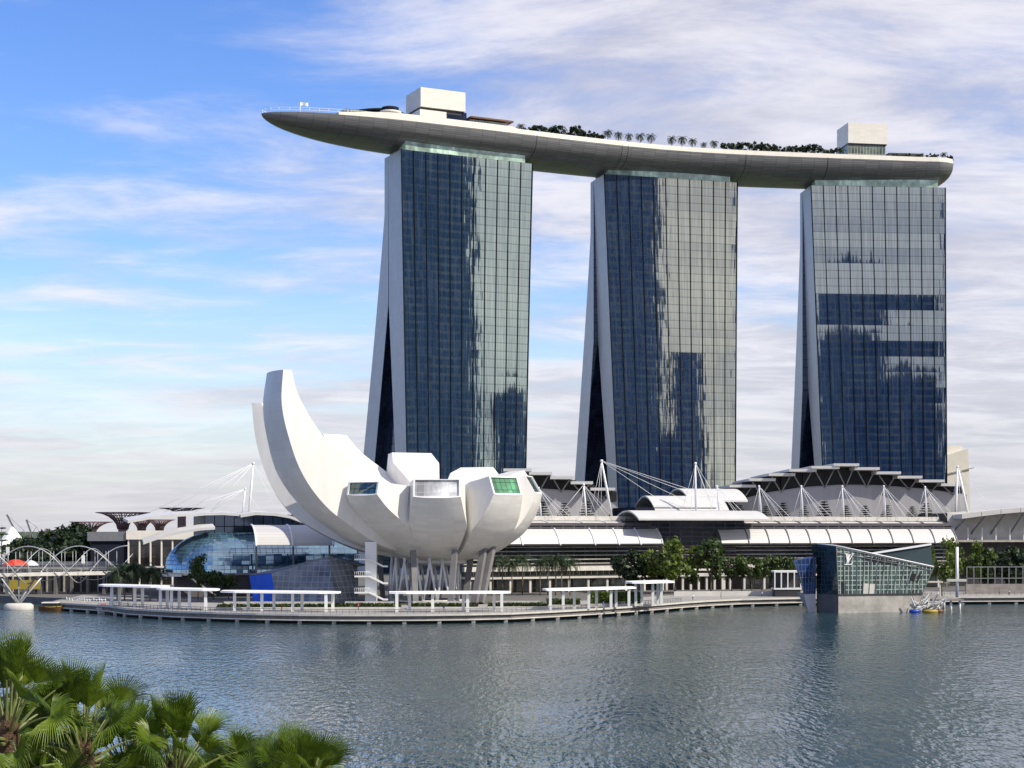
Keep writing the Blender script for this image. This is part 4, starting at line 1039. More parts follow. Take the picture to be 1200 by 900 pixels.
t0 = V(980, 639.5, d0 - .5); nrm_ = (f1 - f0).cross(t0 - f0); ra_, rb_ = V(1094, 664, 400), V(1094, 664, 500)
t1 = ra_.lerp(rb_, (f0 - ra_).dot(nrm_) / (rb_ - ra_).dot(nrm_))
l0, lt = B0(957, d0 + 7, zb), V(957.5, 637, d0 + 7)
bk0, bk1 = B0(962, d0 + 27, zb), B0(1078, d0 + 27, zb)
mb = MB(); facet(mb, [f0, f1, t1, t0], 0)
facet(mb, [l0, f0, t0, lt], 1)
tb0, tb1 = lt + Vector((1.5, 17, -1)), V(1094, 664, d0 + 24)
facet(mb, [f1, bk1, tb1, t1], 0); facet(mb, [bk0, l0, lt, tb0], 1); facet(mb, [bk1, bk0, tb0, tb1], 1); facet(mb, [t0, t1, tb1, tb0], 1); facet(mb, [t0, tb0, lt], 1)
body = mb.build('glass_body', [PVM, PVD], pv, fix=False)
for i in range(15):                                                         # slanting mullions of the long face
    u = i / 14; MB().beam(f0.lerp(f1, u) + Vector((0, -.06, 0)), t0.lerp(t1, u) + Vector((0, -.1, 0)), .17, .22).build('mullion', M['steel'], pv)
off = Vector((0, -.12, 0))
for u in (0.86, .965):
    MB().beam(f0.lerp(t0, u) + off, f1.lerp(t1, u) + off, .14, .16).build('transom', M['steel'], pv)
MB().tube([lt, t0, t1], .17, 5).build('roof_edge', M['white_steel'], pv)
for i in range(4, 9):                                                       # open vents under the roof edge
    u0, u1 = (i + .15) / 14, (i + .85) / 14
    q = [f0.lerp(f1, u0).lerp(t0.lerp(t1, u0), .80), f0.lerp(f1, u1).lerp(t0.lerp(t1, u1), .80), f0.lerp(f1, u1).lerp(t0.lerp(t1, u1), .90), f0.lerp(f1, u0).lerp(t0.lerp(t1, u0), .90)]
    mb = MB(); mb.poly([p + Vector((0, -.07, 0)) for p in q]); mb.build('vent', M['black'], pv, fix=False)
for u0, u1, h_ in ((.035, .085, .27), (.275, .285, .34), (.425, .44, .34)):
    q = [f0.lerp(f1, u0), f0.lerp(f1, u1), f0.lerp(f1, u1).lerp(t0.lerp(t1, u1), h_), f0.lerp(f1, u0).lerp(t0.lerp(t1, u0), h_)]
    mb = MB(); mb.poly([p + Vector((0, -.05, 0)) for p in q]); mb.build('door', M['black'], pv, fix=False)
for u0, u1, h_ in ((.29, .42, .26),):
    q = [f0.lerp(f1, u0), f0.lerp(f1, u1), f0.lerp(f1, u1).lerp(t0.lerp(t1, u1), h_), f0.lerp(f1, u0).lerp(t0.lerp(t1, u0), h_)]
    mb = MB(); mb.poly([p + Vector((0, -.045, 0)) for p in q]); mb.build('shop_window', M['conc_light'], pv, fix=False)
for (u0, u1, v0, v1) in ((.80, .86, .42, .66), (.88, .90, .4, .72)):
    q = [f0.lerp(f1, u0).lerp(t0.lerp(t1, u0), v0), f0.lerp(f1, u1).lerp(t0.lerp(t1, u1), v0), f0.lerp(f1, u1).lerp(t0.lerp(t1, u1), v1), f0.lerp(f1, u0).lerp(t0.lerp(t1, u0), v1)]
    mb = MB(); mb.poly([p + Vector((0, -.05, 0)) for p in q]); mb.build('vent', M['black'], pv, fix=False)
# plinth
def quadbase(name, a, b_, c, d, zlow, m, inset=.0):
    mb = MB(); lo = [Vector((p.x, p.y, zlow)) for p in (a, b_, c, d)]; ctr = sum(lo, Vector()) / 4
    lo = [p + (ctr - p) * inset for p in lo]
    mb.hexa(lo, [a - Vector((0, 0, .02)), b_ - Vector((0, 0, .02)), c - Vector((0, 0, .02)), d - Vector((0, 0, .02))]); return mb.build(name, m, pv)
quadbase('plinth', f0, f1, bk1, bk0 + Vector((4, 0, 0)), -1, M['conc'])
quadbase('plinth_return', l0, f0 + Vector((-.05, .03, 0)), bk0 + Vector((3.9, 0, 0)), bk0, -1, M['conc_dark'])
MB().beam(f0 + Vector((-.2, -.12, .0)), f1 + Vector((0, -.12, 0)), .3, .35).build('plinth_cap', M['dark'], pv)
# blue leaning facet on the left
a_, b2 = B0(942, d0 + 4, zb), B0(956, d0 + 6, zb); c2, d2 = V(956, 653, d0 + 6), V(930, 657, d0 + 2)
mb = MB(); facet(mb, [a_, b2, c2, d2], 0); facet(mb, [a_ + Vector((3, 15, 0)), a_, d2, d2 + Vector((3, 15, 0))], 0); facet(mb, [d2, c2, c2 + Vector((1, 13, 0)), d2 + Vector((3, 15, 0))], 0)
mb.build('leaning_facet', PVB, pv, fix=False)
for i in range(6):
    u = i / 5; MB().beam(a_.lerp(b2, max(0, u - .25)) + Vector((0, -.08, 0)), d2.lerp(c2, min(1, u + .12)) + Vector((0, -.08, 0)), .15, .12).build('diagonal_bar', M['steel'], pv)
M['plinth_blue'] = mat('pale_stone', (0.55, 0.56, 0.60), .6, var=.08)
mb = MB(); mb.hexa([B0(948, d0 + 5, -1), B0(956, d0 + 6, -1), B0(956, d0 + 16, -1), B0(948, d0 + 16, -1)], [a_, b2, b2 + Vector((0, 10, 0)), a_ + Vector((0, 10, 0))]); mb.build('pale_plinth', M['plinth_blue'], pv)
# wing behind with raised roof line
w = [V(1020, 650, d0 + 18), V(1094, 666, d0 + 22), V(1091, 638.5, d0 + 26), V(1018, 650, d0 + 19)]
mb = MB(); q = [B0(1025, d0 + 17, zb + 6), B0(1094, d0 + 20, zb + 6), V(1091, 638.5, d0 + 20), V(1018, 650, d0 + 16)]
mb.hexa(q[:2] + [q[1] + Vector((0, 7, 0)), q[0] + Vector((0, 7, 0))], [q[3], q[2], q[2] + Vector((0, 7, 0)), q[3] + Vector((0, 7, 0))]); mb.build('rear_wing', PVD, pv)
MB().beam(q[3] + Vector((0, -.2, .2)), q[2] + Vector((0, -.2, .2)), .4, .5).build('wing_roof_edge', M['white_steel'], pv)
# monogram: an L crossed by a V, both with serifs
mg = MB(); u0v = (f1 - f0).normalized(); upv = ((t0 - f0)).normalized(); o_ = f0.lerp(f1, .075).lerp(t0.lerp(t1, .075), .63) + Vector((0, -.30, 0))
def lg(pts, dz):
    p3 = [o_ + u0v * x + upv * y + Vector((0, dz, 0)) for x, y in pts]; n = len(p3); bk = [p + Vector((0, .12, 0)) for p in p3]
    mg.add(p3 + bk, [list(range(n))] + [list(range(n, 2 * n))[::-1]] + [[i, (i + 1) % n, n + (i + 1) % n, n + i] for i in range(n)])
lg([(0.0, 0), (2.15, 0), (2.55, .75), (2.42, .78), (1.95, .22), (1.0, .22), (1.82, 2.5), (2.1, 2.55), (2.12, 2.72), (1.0, 2.72), (1.0, 2.58), (1.28, 2.5), (.42, .2), (0.0, .14)], 0)
lg([(.35, 3.0), (1.15, 3.0), (1.15, 2.88), (.98, 2.82), (1.22, 1.15), (2.52, 2.80), (2.25, 2.88), (2.25, 3.0), (3.05, 3.0), (3.05, 2.88), (2.78, 2.82), (1.0, .42), (.86, .42), (.55, 2.82), (.35, 2.88)], -.14)
mg.build('monogram', M['white'], pv)

# driftwood heap, gangway by the pavilion
hp = thing('timber_heap', 'heap of white poles and beams on yellow and blue floats right of the island pavilion', 'raft', P(1088, 620, 428) - Vector((0, 0, 22)))
hb = P(1088, 620, 428); rr = random.Random(4)
for c_, (x, y, sx2, sy2) in (('yellow', (0.2, -1.4, 3.0, 1.3)), ('blue', (-3.6, .2, 2.2, 1.2)), ('brown', (2.9, .6, 1.8, 1.2))):
    mb = MB(); mb.lathe([(.1, -.4), (1, -.3), (1.25, .3), (1.1, .75), (.1, .85)], (0, 0, 0), 12); mb.v = [Vector((hb.x + x + p.x * sx2 * .55, hb.y + y + p.y * sy2 * .7, p.z)) for p in mb.v]; mb.build('float', M[c_], hp)
for i in range(34):
    x = rr.uniform(-3.6, 4.2); p = Vector((hb.x + x, hb.y + rr.uniform(-.6, 2), rr.uniform(.6, 2.2))); L = rr.uniform(2.2, 5.0)
    a = rr.gauss(.75, .5) * rr.choice([1, 1, -1]); q = p + Vector((math.cos(a) * L, rr.uniform(-1, 1), abs(math.sin(a)) * L * .8))
    if q.x > hb.x + 5: q.x = hb.x + 5
    MB().beam(p, q, .28, .2).build('beam', M['white' if i % 4 else 'conc'], hp)
gw = thing('jetty', 'small jetty on white posts between the pavilion and the right promenade', 'jetty', P(1108, 620, 440) - Vector((0, 0, 22)))
gb = P(1108, 620, 440); mb = MB(); mb.box(gb.x - 3.5, gb.x + 4.5, 438, 474, 2.6, 3.0); mb.build('deck', M['timber'], gw)
for dx, dy in ((-2, 439), (1.2, 439), (3.6, 439), (-2, 455), (3.6, 455)): MB().tube([(gb.x + dx, dy, -1), (gb.x + dx, dy, 2.6)], .32, 8).build('post', M['white'], gw)
mb = MB(); mb.box(gb.x - 6, gb.x + 2, 450, 452, 7.1, 7.5); mb.box(gb.x - 5.6, gb.x - 5.3, 450.5, 450.8, 3, 7.1); mb.box(gb.x + 1.2, gb.x + 1.5, 450.5, 450.8, 3, 7.1); mb.build('shelter', M['conc_light'], gw)
sgn = P(1121.5, 620, 470); sm = thing('banner_mast', 'tall white mast standing on the promenade beside the tree right of the pavilion', 'mast', (sgn.x, 470, 2.2))
MB().tube([(sgn.x, 470, 2.2), (sgn.x, 470, 16.8)], .45, 8).build('pole', M['white_steel'], sm)
MB().box(sgn.x - 3, sgn.x + 2.6, 469.4, 470.6, 6.8, 7.5).build('crossbar', M['conc_light'], sm)

# ================================================================ PROMENADE FURNITURE
def shelter(label, path, w, posts, z=7.0, rnd=False, group='white shelters along the promenade'):
    """path: list of plan points along the roof centre line"""
    path = [Vector((p.x, p.y, 0)) for p in path]
    s = thing('shelter', label, 'shelter', Vector((path[0].x, path[0].y, 2.2)), 0, group)
    mb = MB(); rings = []
    for i, p in enumerate(path):
        d = (path[min(i + 1, len(path) - 1)] - path[max(i - 1, 0)]).normalized(); n = Vector((-d.y, d.x, 0))
        k = 1.0
        if i in (0, len(path) - 1): k = .35
        rings.append([p - n * w * k + Vector((0, 0, z)), p - n * w * k * .93 + Vector((0, 0, z + .4)), p + n * w * k * .93 + Vector((0, 0, z + .55)), p + n * w * k + Vector((0, 0, z + .1))])
    mb.loft(rings).build('roof', M['white'], s)
    for p, n in posts:
        mb = MB(); mb.box(p.x - .34, p.x + .34, p.y - .3, p.y + .3, 2.2, z + .05); mb.build('post', M['white'], s)
    return s
def line(a, b, n=6): return [a.lerp(b, i / (n - 1)) for i in range(n)]
def g0(px, d): p = P(px, 620, d); return Vector((p.x, p.y, 0))
def canopy(label, px0, px1, da, db, fr_, bk_, z=6.6, w=2.6, n=8):
    path = [g0(px0 + (px1 - px0) * i / (n - 1), da + (db - da) * i / (n - 1)) for i in range(n)]
    def dd(px): return da + (db - da) * (px - px0) / (px1 - px0)
    posts = [(g0(px, dd(px) - 1.6), 0) for px in fr_] + [(g0(px, dd(px) + 1.8), 0) for px in bk_]
    return shelter(label, path, w, posts, z)
canopy('far left promenade shelter, thin white roof, before the row of bushy palms', 118, 196, 421, 409, (131, 158), (140, 167), 7.2)
canopy('white shelter left of the gap before the blue atrium', 186, 255, 405, 396, (188, 201, 222, 241), (196, 210), 6.9)
canopy('white shelter before the faceted blue pavilion', 260, 398, 396, 388, (275, 307, 343, 382), (291, 321, 354, 390), 6.55)
canopy('white shelter right under the lotus museum', 456, 598, 388, 390, (465, 507, 548, 588), (480, 543, 579), 6.55)
canopy('white shelter by green planters right of the lotus museum', 638, 743, 396, 412, (645, 660, 690, 716, 737), (673, 699, 722), 6.9)
canopy('short round ended white shelter at the bend of the promenade', 737, 786, 414, 424, (765, 775), (745, 752, 771), 8.1, w=3.6)
# railing along the edge
rl = thing('promenade_railing', 'grey metal railing along the curved promenade edge', 'railing', EDGE[8] + Vector((0, .5, 2.2)))
edge2 = [p + Vector((0, .45, 2.2)) for p in EDGE[2:18]]
mb = MB()
for z in (.35, .7, 1.12): mb.tube([p + Vector((0, 0, z)) for p in edge2], .045 if z < 1 else .07, 4)
for p, d in along(edge2, 1.5): mb.box(p.x - .05, p.x + .05, p.y - .05, p.y + .05, p.z, p.z + 1.12)
mb.build('rail', M['steel'], rl)
rl2 = thing('promenade_railing', 'low railing along the straight right promenade', 'railing', EDGE[22] + Vector((0, .5, 2.2)))
edge3 = [p + Vector((0, 9, 2.2)) for p in EDGE[21:25]]
mb = MB()
for z in (.5, 1.1): mb.tube([p + Vector((0, 0, z)) for p in edge3], .06, 4)
for p, d in along(edge3, 2.0): mb.box(p.x - .06, p.x + .06, p.y - .06, p.y + .06, p.z, p.z + 1.1)
mb.build('rail', M['steel'], rl2)
# planters with clipped hedges and pale seat walls
def hedge_mesh(name, L, D, H, seed, m):
    r_ = random.Random(seed); mb = MB()
    n = int(L * D * 9) + int(L * H * 14)
    for i in range(n):
        face = r_.random(); x = r_.uniform(-L / 2, L / 2); y = r_.uniform(-D / 2, D / 2); z = H * (1 + r_.uniform(-.12, .12)) if face < .5 else r_.uniform(.1, H)
        if face >= .5: y = -D / 2 + r_.uniform(-.15, .25)
        s = r_.uniform(.16, .32); d = Vector((r_.gauss(0, 1), r_.gauss(0, 1), r_.gauss(.4, 1))).normalized(); a = d.orthogonal().normalized() * s; b = d.cross(a).normalized() * s; c = Vector((x, y, z))
        mb.poly([c - a - b, c + a - b * .3, c + a + b, c - a * .4 + b])
    mb.box(-L / 2 + .1, L / 2 - .1, -D / 2 + .15, D / 2 - .1, 0, H * .93)
    return mb
for i, (pa, pb, d, h, lb, m_) in enumerate([(255, 398, 401, 1.1, 'clipped hedge behind the shelter at the faceted pavilion', 'hedge'), (398, 470, 402, 1.2, 'clipped hedge left of the museum lattice drum', 'hedge'), (478, 560, 403, 1.2, 'clipped hedge before the museum columns', 'hedge'), (572, 642, 405, 1.2, 'clipped hedge right of the museum columns', 'hedge'),
                                       (690, 752, 420, 3.2, 'bright green planting under the shelter at the promenade bend', 'leaf_bright'), (640, 680, 414, 1.8, 'dark low planting beside the shelter right of the museum', 'hedge')]):
    c = (g0(pa, d) + g0(pb, d)) / 2; L = (g0(pb, d) - g0(pa, d)).length
    h_ = thing('hedge', lb, 'hedge', c + Vector((0, 0, 2.2))); mb = hedge_mesh('hedge', L, 2.6, h, i, None); mb.v = [p + c + Vector((0, 0, 2.2)) for p in mb.v]
    mb.build('foliage', M[m_], h_, fix=False)
    mb = MB(); mb.box(c.x - L / 2, c.x + L / 2, c.y - 2.5, c.y - 1.75, 2.2, 2.75); mb.build('seat_wall', M['conc_light'], h_)
    mb = MB(); mb.box(c.x - L / 2 + 1, c.x + L / 2 - 2, c.y + 3.0, c.y + 3.6, 2.2, 3.9); mb.build('planter_wall', M['conc_light'], h_)
for pa, pb, d, lb in ((790, 925, 478, 'long pale low wall behind the promenade, between the bend and the small pergola'), (1132, 1215, 494, 'long weathered low wall on the right promenade')):
    a, b_ = g0(pa, d), g0(pb, d + 3); tag(MB().hexa([a + Vector((0, 0, 2.2)), b_ + Vector((0, 0, 2.2)), b_ + Vector((0, 1, 2.2)), a + Vector((0, 1, 2.2))], [a + Vector((0, 0, 3.6 if pa < 1000 else 5.2)), b_ + Vector((0, 0, 3.6 if pa < 1000 else 5.2)), b_ + Vector((0, 1, 3.6 if pa < 1000 else 5.2)), a + Vector((0, 1, 3.6 if pa < 1000 else 5.2))]).build('low_wall', M['conc_light' if pa < 1000 else 'timber'], loc=(a + b_) / 2 + Vector((0, 0, 2.2))), lb, 'wall')
pg = thing('pergola', 'small white framed kiosk left of the island pavilion', 'kiosk', g0(922, 476) + Vector((0, 0, 2.2)))
pa, pb = g0(906, 476), g0(938, 476)
mb = MB(); mb.box(pa.x, pb.x, 474, 480, 9.3, 9.8); mb.build('roof', M['white'], pg)
mb = MB(); mb.box(pa.x, pb.x, 474, 480, 4.3, 4.7); mb.build('floor', M['white'], pg)
for i in range(5): x = pa.x + .2 + (pb.x - pa.x - .4) * i / 4; mb = MB(); mb.box(x - .16, x + .16, 474, 474.4, 4.7, 9.3); mb.build('post', M['white'], pg)
mb = MB(); mb.box(pa.x + .4, pb.x - .4, 478, 479.5, 4.7, 9.2); mb.box(pa.x + .3, pb.x - .3, 474.2, 479, 2.2, 4.28); mb.build('room', M['dark'], pg)
# white railings and glass fence behind the right promenade
rf = thing('glass_fence', 'tall post and rail fence behind the right promenade under the trees', 'fence', g0(1170, 500) + Vector((0, 0, 2.2)))
mb = MB(); a, b_ = g0(1133, 500), g0(1215, 503)
for z in (6.8, 10.3): mb.beam(a + Vector((0, 0, z)), b_ + Vector((0, 0, z)), .22, .28)
mb.build('rail', M['steel'], rf)
for i in range(11):
    p = a.lerp(b_, i / 10); mb = MB(); mb.box(p.x - .14, p.x + .14, p.y - .14, p.y + .14, 2.2, 10.3); mb.build('post', M['steel'], rf)

# ================================================================ HELIX BRIDGE, BOATS, LEFT BANK
hx = thing('helix_bridge', 'white steel footbridge wrapped in crossing helical tubes at the left edge', 'bridge', P(40, 620, 440) - Vector((0, 0, 22)))
BA, BB = g0(-60, 432), g0(152, 462)
bdir = (BB - BA).normalized(); bn = Vector((-bdir.y, bdir.x, 0)); BL = (BB - BA).length
zd = 22 - (671 - 620) * 445 / F_PX
def bp(s, q, z): return BA + bdir * s + bn * q + Vector((0, 0, z))
mb = MB(); mb.loft([[bp(s, -3, zd), bp(s, 3, zd), bp(s, 3, zd - .9), bp(s, -3, zd - .9)] for s in (0, BL)]); mb.build('deck', M['conc_light'], hx)
Rr, zc_ = 5.1, zd + 2.1; pitch = 2 * (g0(98, 450) - g0(38, 445)).length * 1.05
hel = []
for k, (ph, rad, sg, th) in enumerate(((0, Rr, 1, .16), (math.pi, Rr, 1, .16), (.9, Rr * .86, -1, .10), (.9 + math.pi, Rr * .86, -1, .10))):
    pts = []
    for i in range(int(BL / .8) + 1):
        s = i * .8; a = sg * 2 * math.pi * s / pitch + ph; pts.append(bp(s, rad * math.cos(a), zc_ + rad * math.sin(a)))
    MB().tube(pts, th, 6).build('helix_tube', M['bridge_steel'], hx)
for i in range(int(BL / 3.2)):
    s = 1 + i * 3.2
    for q in (-3.0, 3.0): MB().tube([bp(s, q, zd), bp(s, q, zc_ + Rr * .72)], .07, 5).build('strut', M['bridge_steel'], hx)
mb = MB()
for q in (-2.9, 2.9):
    for z in (.5, 1.1): mb.tube([bp(0, q, zd + z), bp(BL, q, zd + z)], .05, 4)
mb.build('handrail', M['steel'], hx)
pc = g0(24, 442); ps = (pc - BA).dot(bdir)
for dx in (-9.5, 9.5):
    for q in (-1.2, 1.2): MB().tube([bp(ps, q * .4, 1.6), bp(ps + dx * .62, q * 2, zd - .9)], [.3, .24], 6).build('pier_leg', M['bridge_steel'], hx)
MB().tube([bp(ps, 0, 1.6), bp(ps, 0, zd - .9)], .2, 6).build('pier_leg', M['bridge_steel'], hx)
mb = MB(); mb.lathe([(1.0, -1), (3.2, -1), (3.2, 1.2), (2.6, 1.7), (.2, 1.8)], (0, 0, 0), 18); mb.v = [bp(ps, 0, 0) + Vector((p.x * 1.25, p.y, p.z)) for p in mb.v]; mb.build('pier_base', M['conc_light'], hx)
tn = thing('canopy_tent', 'red canvas canopy with white end on the footbridge', 'canopy', bp(ps, 0, zd))
p0, p1 = bp((g0(6, 440) - BA).dot(bdir), 0, zd + 2.0), bp((g0(35, 443) - BA).dot(bdir), 0, zd + 2.0)
def tent(a, b_, h, w, m, nm):
    mb = MB(); rings = []
    for i in range(9):
        u = i / 8; k = math.sin(math.pi * (.1 + .8 * u)); c = a.lerp(b_, u); rings.append([c + bn * w * math.cos(math.pi * j / 8) * (.4 + .6 * k) + Vector((0, 0, h * k * math.sin(math.pi * j / 8))) for j in range(9)])
    mb.loft(rings, closed=False, caps=False, smooth=True); return mb.build(nm, m, tn, fix=False)
tent(p0, p1, 1.7, 2.6, M['red'], 'canvas'); tent(p1 - bdir * .8, p1 + bdir * 2.6, 1.4, 2.4, M['white'], 'end_canvas')
for u in (.05, .5, .95):
    c = p0.lerp(p1, u)
    for q in (-1.9, 1.9): MB().tube([c + bn * q - Vector((0, 0, 2.0)), c + bn * q + Vector((0, 0, .7))], .06, 4).build('post', M['white_steel'], tn)
for px, py0, py1 in ((9, 655, 641), (97.5, 662, 651)):
    p = g0(px, 449); z0, z1 = zd, P(px, py1, 449).z
    s = thing('notice_board', 'white notice board on the footbridge, ' + ('left of the red canopy' if px < 50 else 'right part of the bridge'), 'board', (p.x, p.y, z0))
    MB().box(p.x - .06, p.x + .06, 448.94, 449.06, z0, z1 - 2).build('post', M['steel'], s); MB().box(p.x - .45, p.x + .45, 448.9, 449.1, z1 - 2.2, z1).build('panel', M['white'], s)
# road bridge and terraces behind the footbridge
rbg = thing('road_bridge', 'grey road bridge on dark columns behind the footbridge', 'bridge', P(30, 620, 500) - Vector((0, 0, 22)))
a, b_ = g0(-80, 498), g0(140, 506)
mb = MB(); mb.box(a.x, b_.x, 500, 512, 9.6, 11.0); mb.build('deck', M['conc'], rbg)
mb = MB(); mb.box(a.x, b_.x, 499.6, 499.9, 11.05, 12.0); mb.build('parapet', M['steel'], rbg)
for i in range(12):
    x = a.x + 2 + i * 5; mb = MB(); mb.box(x - .4, x + .4, 501, 503, 1.9, 9.55); mb.build('column', M['conc_dark'], rbg)
a, b_ = g0(-90, 516), g0(150, 520)
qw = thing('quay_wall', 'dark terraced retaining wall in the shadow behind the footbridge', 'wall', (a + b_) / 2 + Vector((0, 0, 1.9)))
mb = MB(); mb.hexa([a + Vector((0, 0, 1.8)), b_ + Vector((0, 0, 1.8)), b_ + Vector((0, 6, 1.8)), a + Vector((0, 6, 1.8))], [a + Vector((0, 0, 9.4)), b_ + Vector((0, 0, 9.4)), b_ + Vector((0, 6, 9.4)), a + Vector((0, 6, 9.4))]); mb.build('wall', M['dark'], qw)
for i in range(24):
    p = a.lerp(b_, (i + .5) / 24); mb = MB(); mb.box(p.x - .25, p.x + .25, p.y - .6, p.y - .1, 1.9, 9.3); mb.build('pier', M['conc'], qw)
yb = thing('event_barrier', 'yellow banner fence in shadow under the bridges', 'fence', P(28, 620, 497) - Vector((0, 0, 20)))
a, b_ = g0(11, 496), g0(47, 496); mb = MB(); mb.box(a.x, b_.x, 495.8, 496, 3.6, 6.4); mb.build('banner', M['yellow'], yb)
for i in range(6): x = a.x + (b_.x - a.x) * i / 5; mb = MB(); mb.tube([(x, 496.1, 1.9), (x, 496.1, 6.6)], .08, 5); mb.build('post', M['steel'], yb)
lp = thing('landing_stage', 'dark low landing stage with white railing behind the boats', 'pier', P(95, 620, 450) - Vector((0, 0, 22)))
a, b_ = g0(52, 452), g0(142, 440)
mb = MB(); mb.hexa([a + Vector((0, 0, .4)), b_ + Vector((0, 0, .4)), b_ + Vector((0, 26, .4)), a + Vector((0, 26, .4))], [a + Vector((0, 0, 1.7)), b_ + Vector((0, 0, 1.7)), b_ + Vector((0, 26, 1.7)), a + Vector((0, 26, 1.7))]); mb.build('deck', M['timber'], lp)
rr = random.Random(8); mb = MB()
for i in range(14):
    p = a.lerp(b_, .3 + .5 * i / 13); mb.tube([p + Vector((0, .5, 1.7)), p + Vector((rr.uniform(-.5, .5), .5, 2.9 + rr.uniform(-.2, .3)))], .09, 4)
mb.tube([a.lerp(b_, .3) + Vector((0, .5, 2.7)), a.lerp(b_, .8) + Vector((0, .5, 2.7))], .08, 4); mb.build('railing', M['white'], lp)
for i in range(9): p = a.lerp(b_, (i + .5) / 9); MB().tube([p + Vector((0, .4, -1)), p + Vector((0, .4, .45))], .3, 6).build('pile', M['conc_dark'], lp)
def boat(label, px, d, L, w, hull_m, cabin_m, roof_m, rot, cat='boat'):
    c = g0(px, d); b = thing('bumboat', label, cat, c, R(rot)); MWt = MW[b.name]
    def q(x, y, z): return MWt @ Vector((x, y, z))
    mb = MB(); rings = []
    for i in range(13):
        u = i / 12 * 2 - 1; k = max(.08, 1 - abs(u) ** 3.2); sh = .35 * u * u
        rings.append([q(u * L / 2, -w * k, 1.0 + sh), q(u * L / 2 * .96, -w * .6 * k, -.3), q(u * L / 2 * .96, w * .6 * k, -.3), q(u * L / 2, w * k, 1.0 + sh)])
    mb.loft(rings).build('hull', hull_m, b)
    mb = MB(); mb.hexa([q(-L * .3, -w * .7, .95), q(L * .26, -w * .7, .95), q(L * .26, w * .7, .95), q(-L * .3, w * .7, .95)], [q(-L * .3, -w * .7, 2.1), q(L * .26, -w * .7, 2.1), q(L * .26, w * .7, 2.1), q(-L * .3, w * .7, 2.1)]); mb.build('cabin', cabin_m, b)
    mb = MB(); mb.hexa([q(-L * .34, -w * .9, 2.12), q(L * .3, -w * .9, 2.12), q(L * .3, w * .9, 2.12), q(-L * .34, w * .9, 2.12)], [q(-L * .33, -w * .8, 2.4), q(L * .29, -w * .8, 2.4), q(L * .29, w * .8, 2.4), q(-L * .33, w * .8, 2.4)]); mb.build('roof', roof_m, b)
    mb = MB(); mb.tube([q(-L * .49, -w * .2, 1.3), q(L * .0, -w * 1.02, 1.05), q(L * .49, -w * .2, 1.3)], .10, 5); mb.build('rubbing_strake', M['yellow'] if hull_m is M['brown'] else M['conc'], b)
    return b
boat('brown wooden river boat with pale roof moored left of the promenade', 60, 436, 6.8, 1.5, M['brown'], M['dark'], M['conc_light'], 3)
boat('dark river boat moored behind the wooden one, under the white railing', 92, 441, 6.5, 1.4, M['black'], M['dark'], M['conc'], -4)
pn = thing('pontoon', 'square white pontoon at the left end of the promenade', 'pontoon', g0(126, 425)); pc = g0(126, 425)
mb = MB(); mb.hexa([(pc.x - 2.0, 423, -.3), (pc.x + 2.0, 423, -.3), (pc.x + 2.0, 428, -.3), (pc.x - 2.0, 428, -.3)], [(pc.x - 2.3, 422.6, 1.5), (pc.x + 2.3, 422.6, 1.5), (pc.x + 2.3, 428.4, 1.5), (pc.x - 2.3, 428.4, 1.5)]); mb.build('hull', M['conc_light'], pn)
mb = MB(); mb.box(pc.x - 1.6, pc.x - .4, 424, 425, 1.5, 2.3); mb.build('locker', M['red'], pn)
mb = MB()
for x in (-2, 0, 2): mb.tube([(pc.x + x, 422.9, 1.5), (pc.x + x, 422.9, 2.5)], .05, 4)
mb.tube([(pc.x - 2, 422.9, 2.5), (pc.x + 2, 422.9, 2.5)], .05, 4); mb.build('railing', M['steel'], pn)

# ================================================================ STEEL TREES AND CRANES FAR LEFT
def supertree(label, px, d, wpx, ytop, yneck, twf=.18):
    c = g0(px, d); k = d / F_PX; Rt = wpx * k / 2; zt_ = 22 - (ytop - 620) * k; zn = 22 - (yneck - 620) * k; rn = Rt * twf
    s = thing('steel_tree', label, 'steel tree', c + Vector((0, 0, 1.9)), 0, 'steel garden trees beyond the halls')
    mb = MB(); mb.lathe([(rn * 1.15, 1.9), (rn * .95, zn - 3), (rn, zn)], c, 12); mb.build('trunk', M['rust_mesh'], s)
    def prof(u): return rn + (Rt - rn) * u ** 1.75, zn + (zt_ - zn) * (1 - (1 - u) ** 1.55)
    n = 22; mb = MB()
    for i in range(n):
        a = 2 * math.pi * i / n; mb.tube([c + Vector((prof(u)[0] * math.cos(a), prof(u)[0] * math.sin(a), prof(u)[1])) for u in (0, .2, .4, .6, .8, 1)], [.42, .36, .30, .25, .2, .16], 4)
        if i % 2:
            mb.tube([c + Vector((prof(u)[0] * math.cos(a + .14 * (1 - u)), prof(u)[0] * math.sin(a + .14 * (1 - u)), prof(u)[1])) for u in (.35, .6, .8, 1)], .18, 4)
    mb.build('branch', M['rust_mesh'], s)
    mb = MB()
    for u in (.3, .5, .68, .84, .97):
        r, z = prof(u); mb.tube([c + Vector((r * math.cos(2 * math.pi * j / 24), r * math.sin(2 * math.pi * j / 24), z)) for j in range(25)], .16, 4, cap=False)
    mb.build('ring', M['rust_mesh'], s)
    mb = MB(); mb.lathe([(Rt * .42, zt_ - .5), (Rt * .42, zt_ - .1), (.1, zt_ - .1)], c, 16); mb.build('platform', M['conc'], s)
    return s
supertree('wide topped steel tree, largest, over the cream hall', 144, 830, 63, 600.5, 620)
supertree('steel tree with flat crown left of the cream hall, beside the dark trees', 107, 870, 50, 611.5, 625)
supertree('small steel tree just right of the largest one', 166, 930, 34, 609, 622, .24)
supertree('small steel tree under the swept white roof, beside another', 187, 930, 36, 609, 622, .22)
supertree('steel tree with thin crown rising above the swept white roof', 213, 840, 52, 595.5, 603, .2)
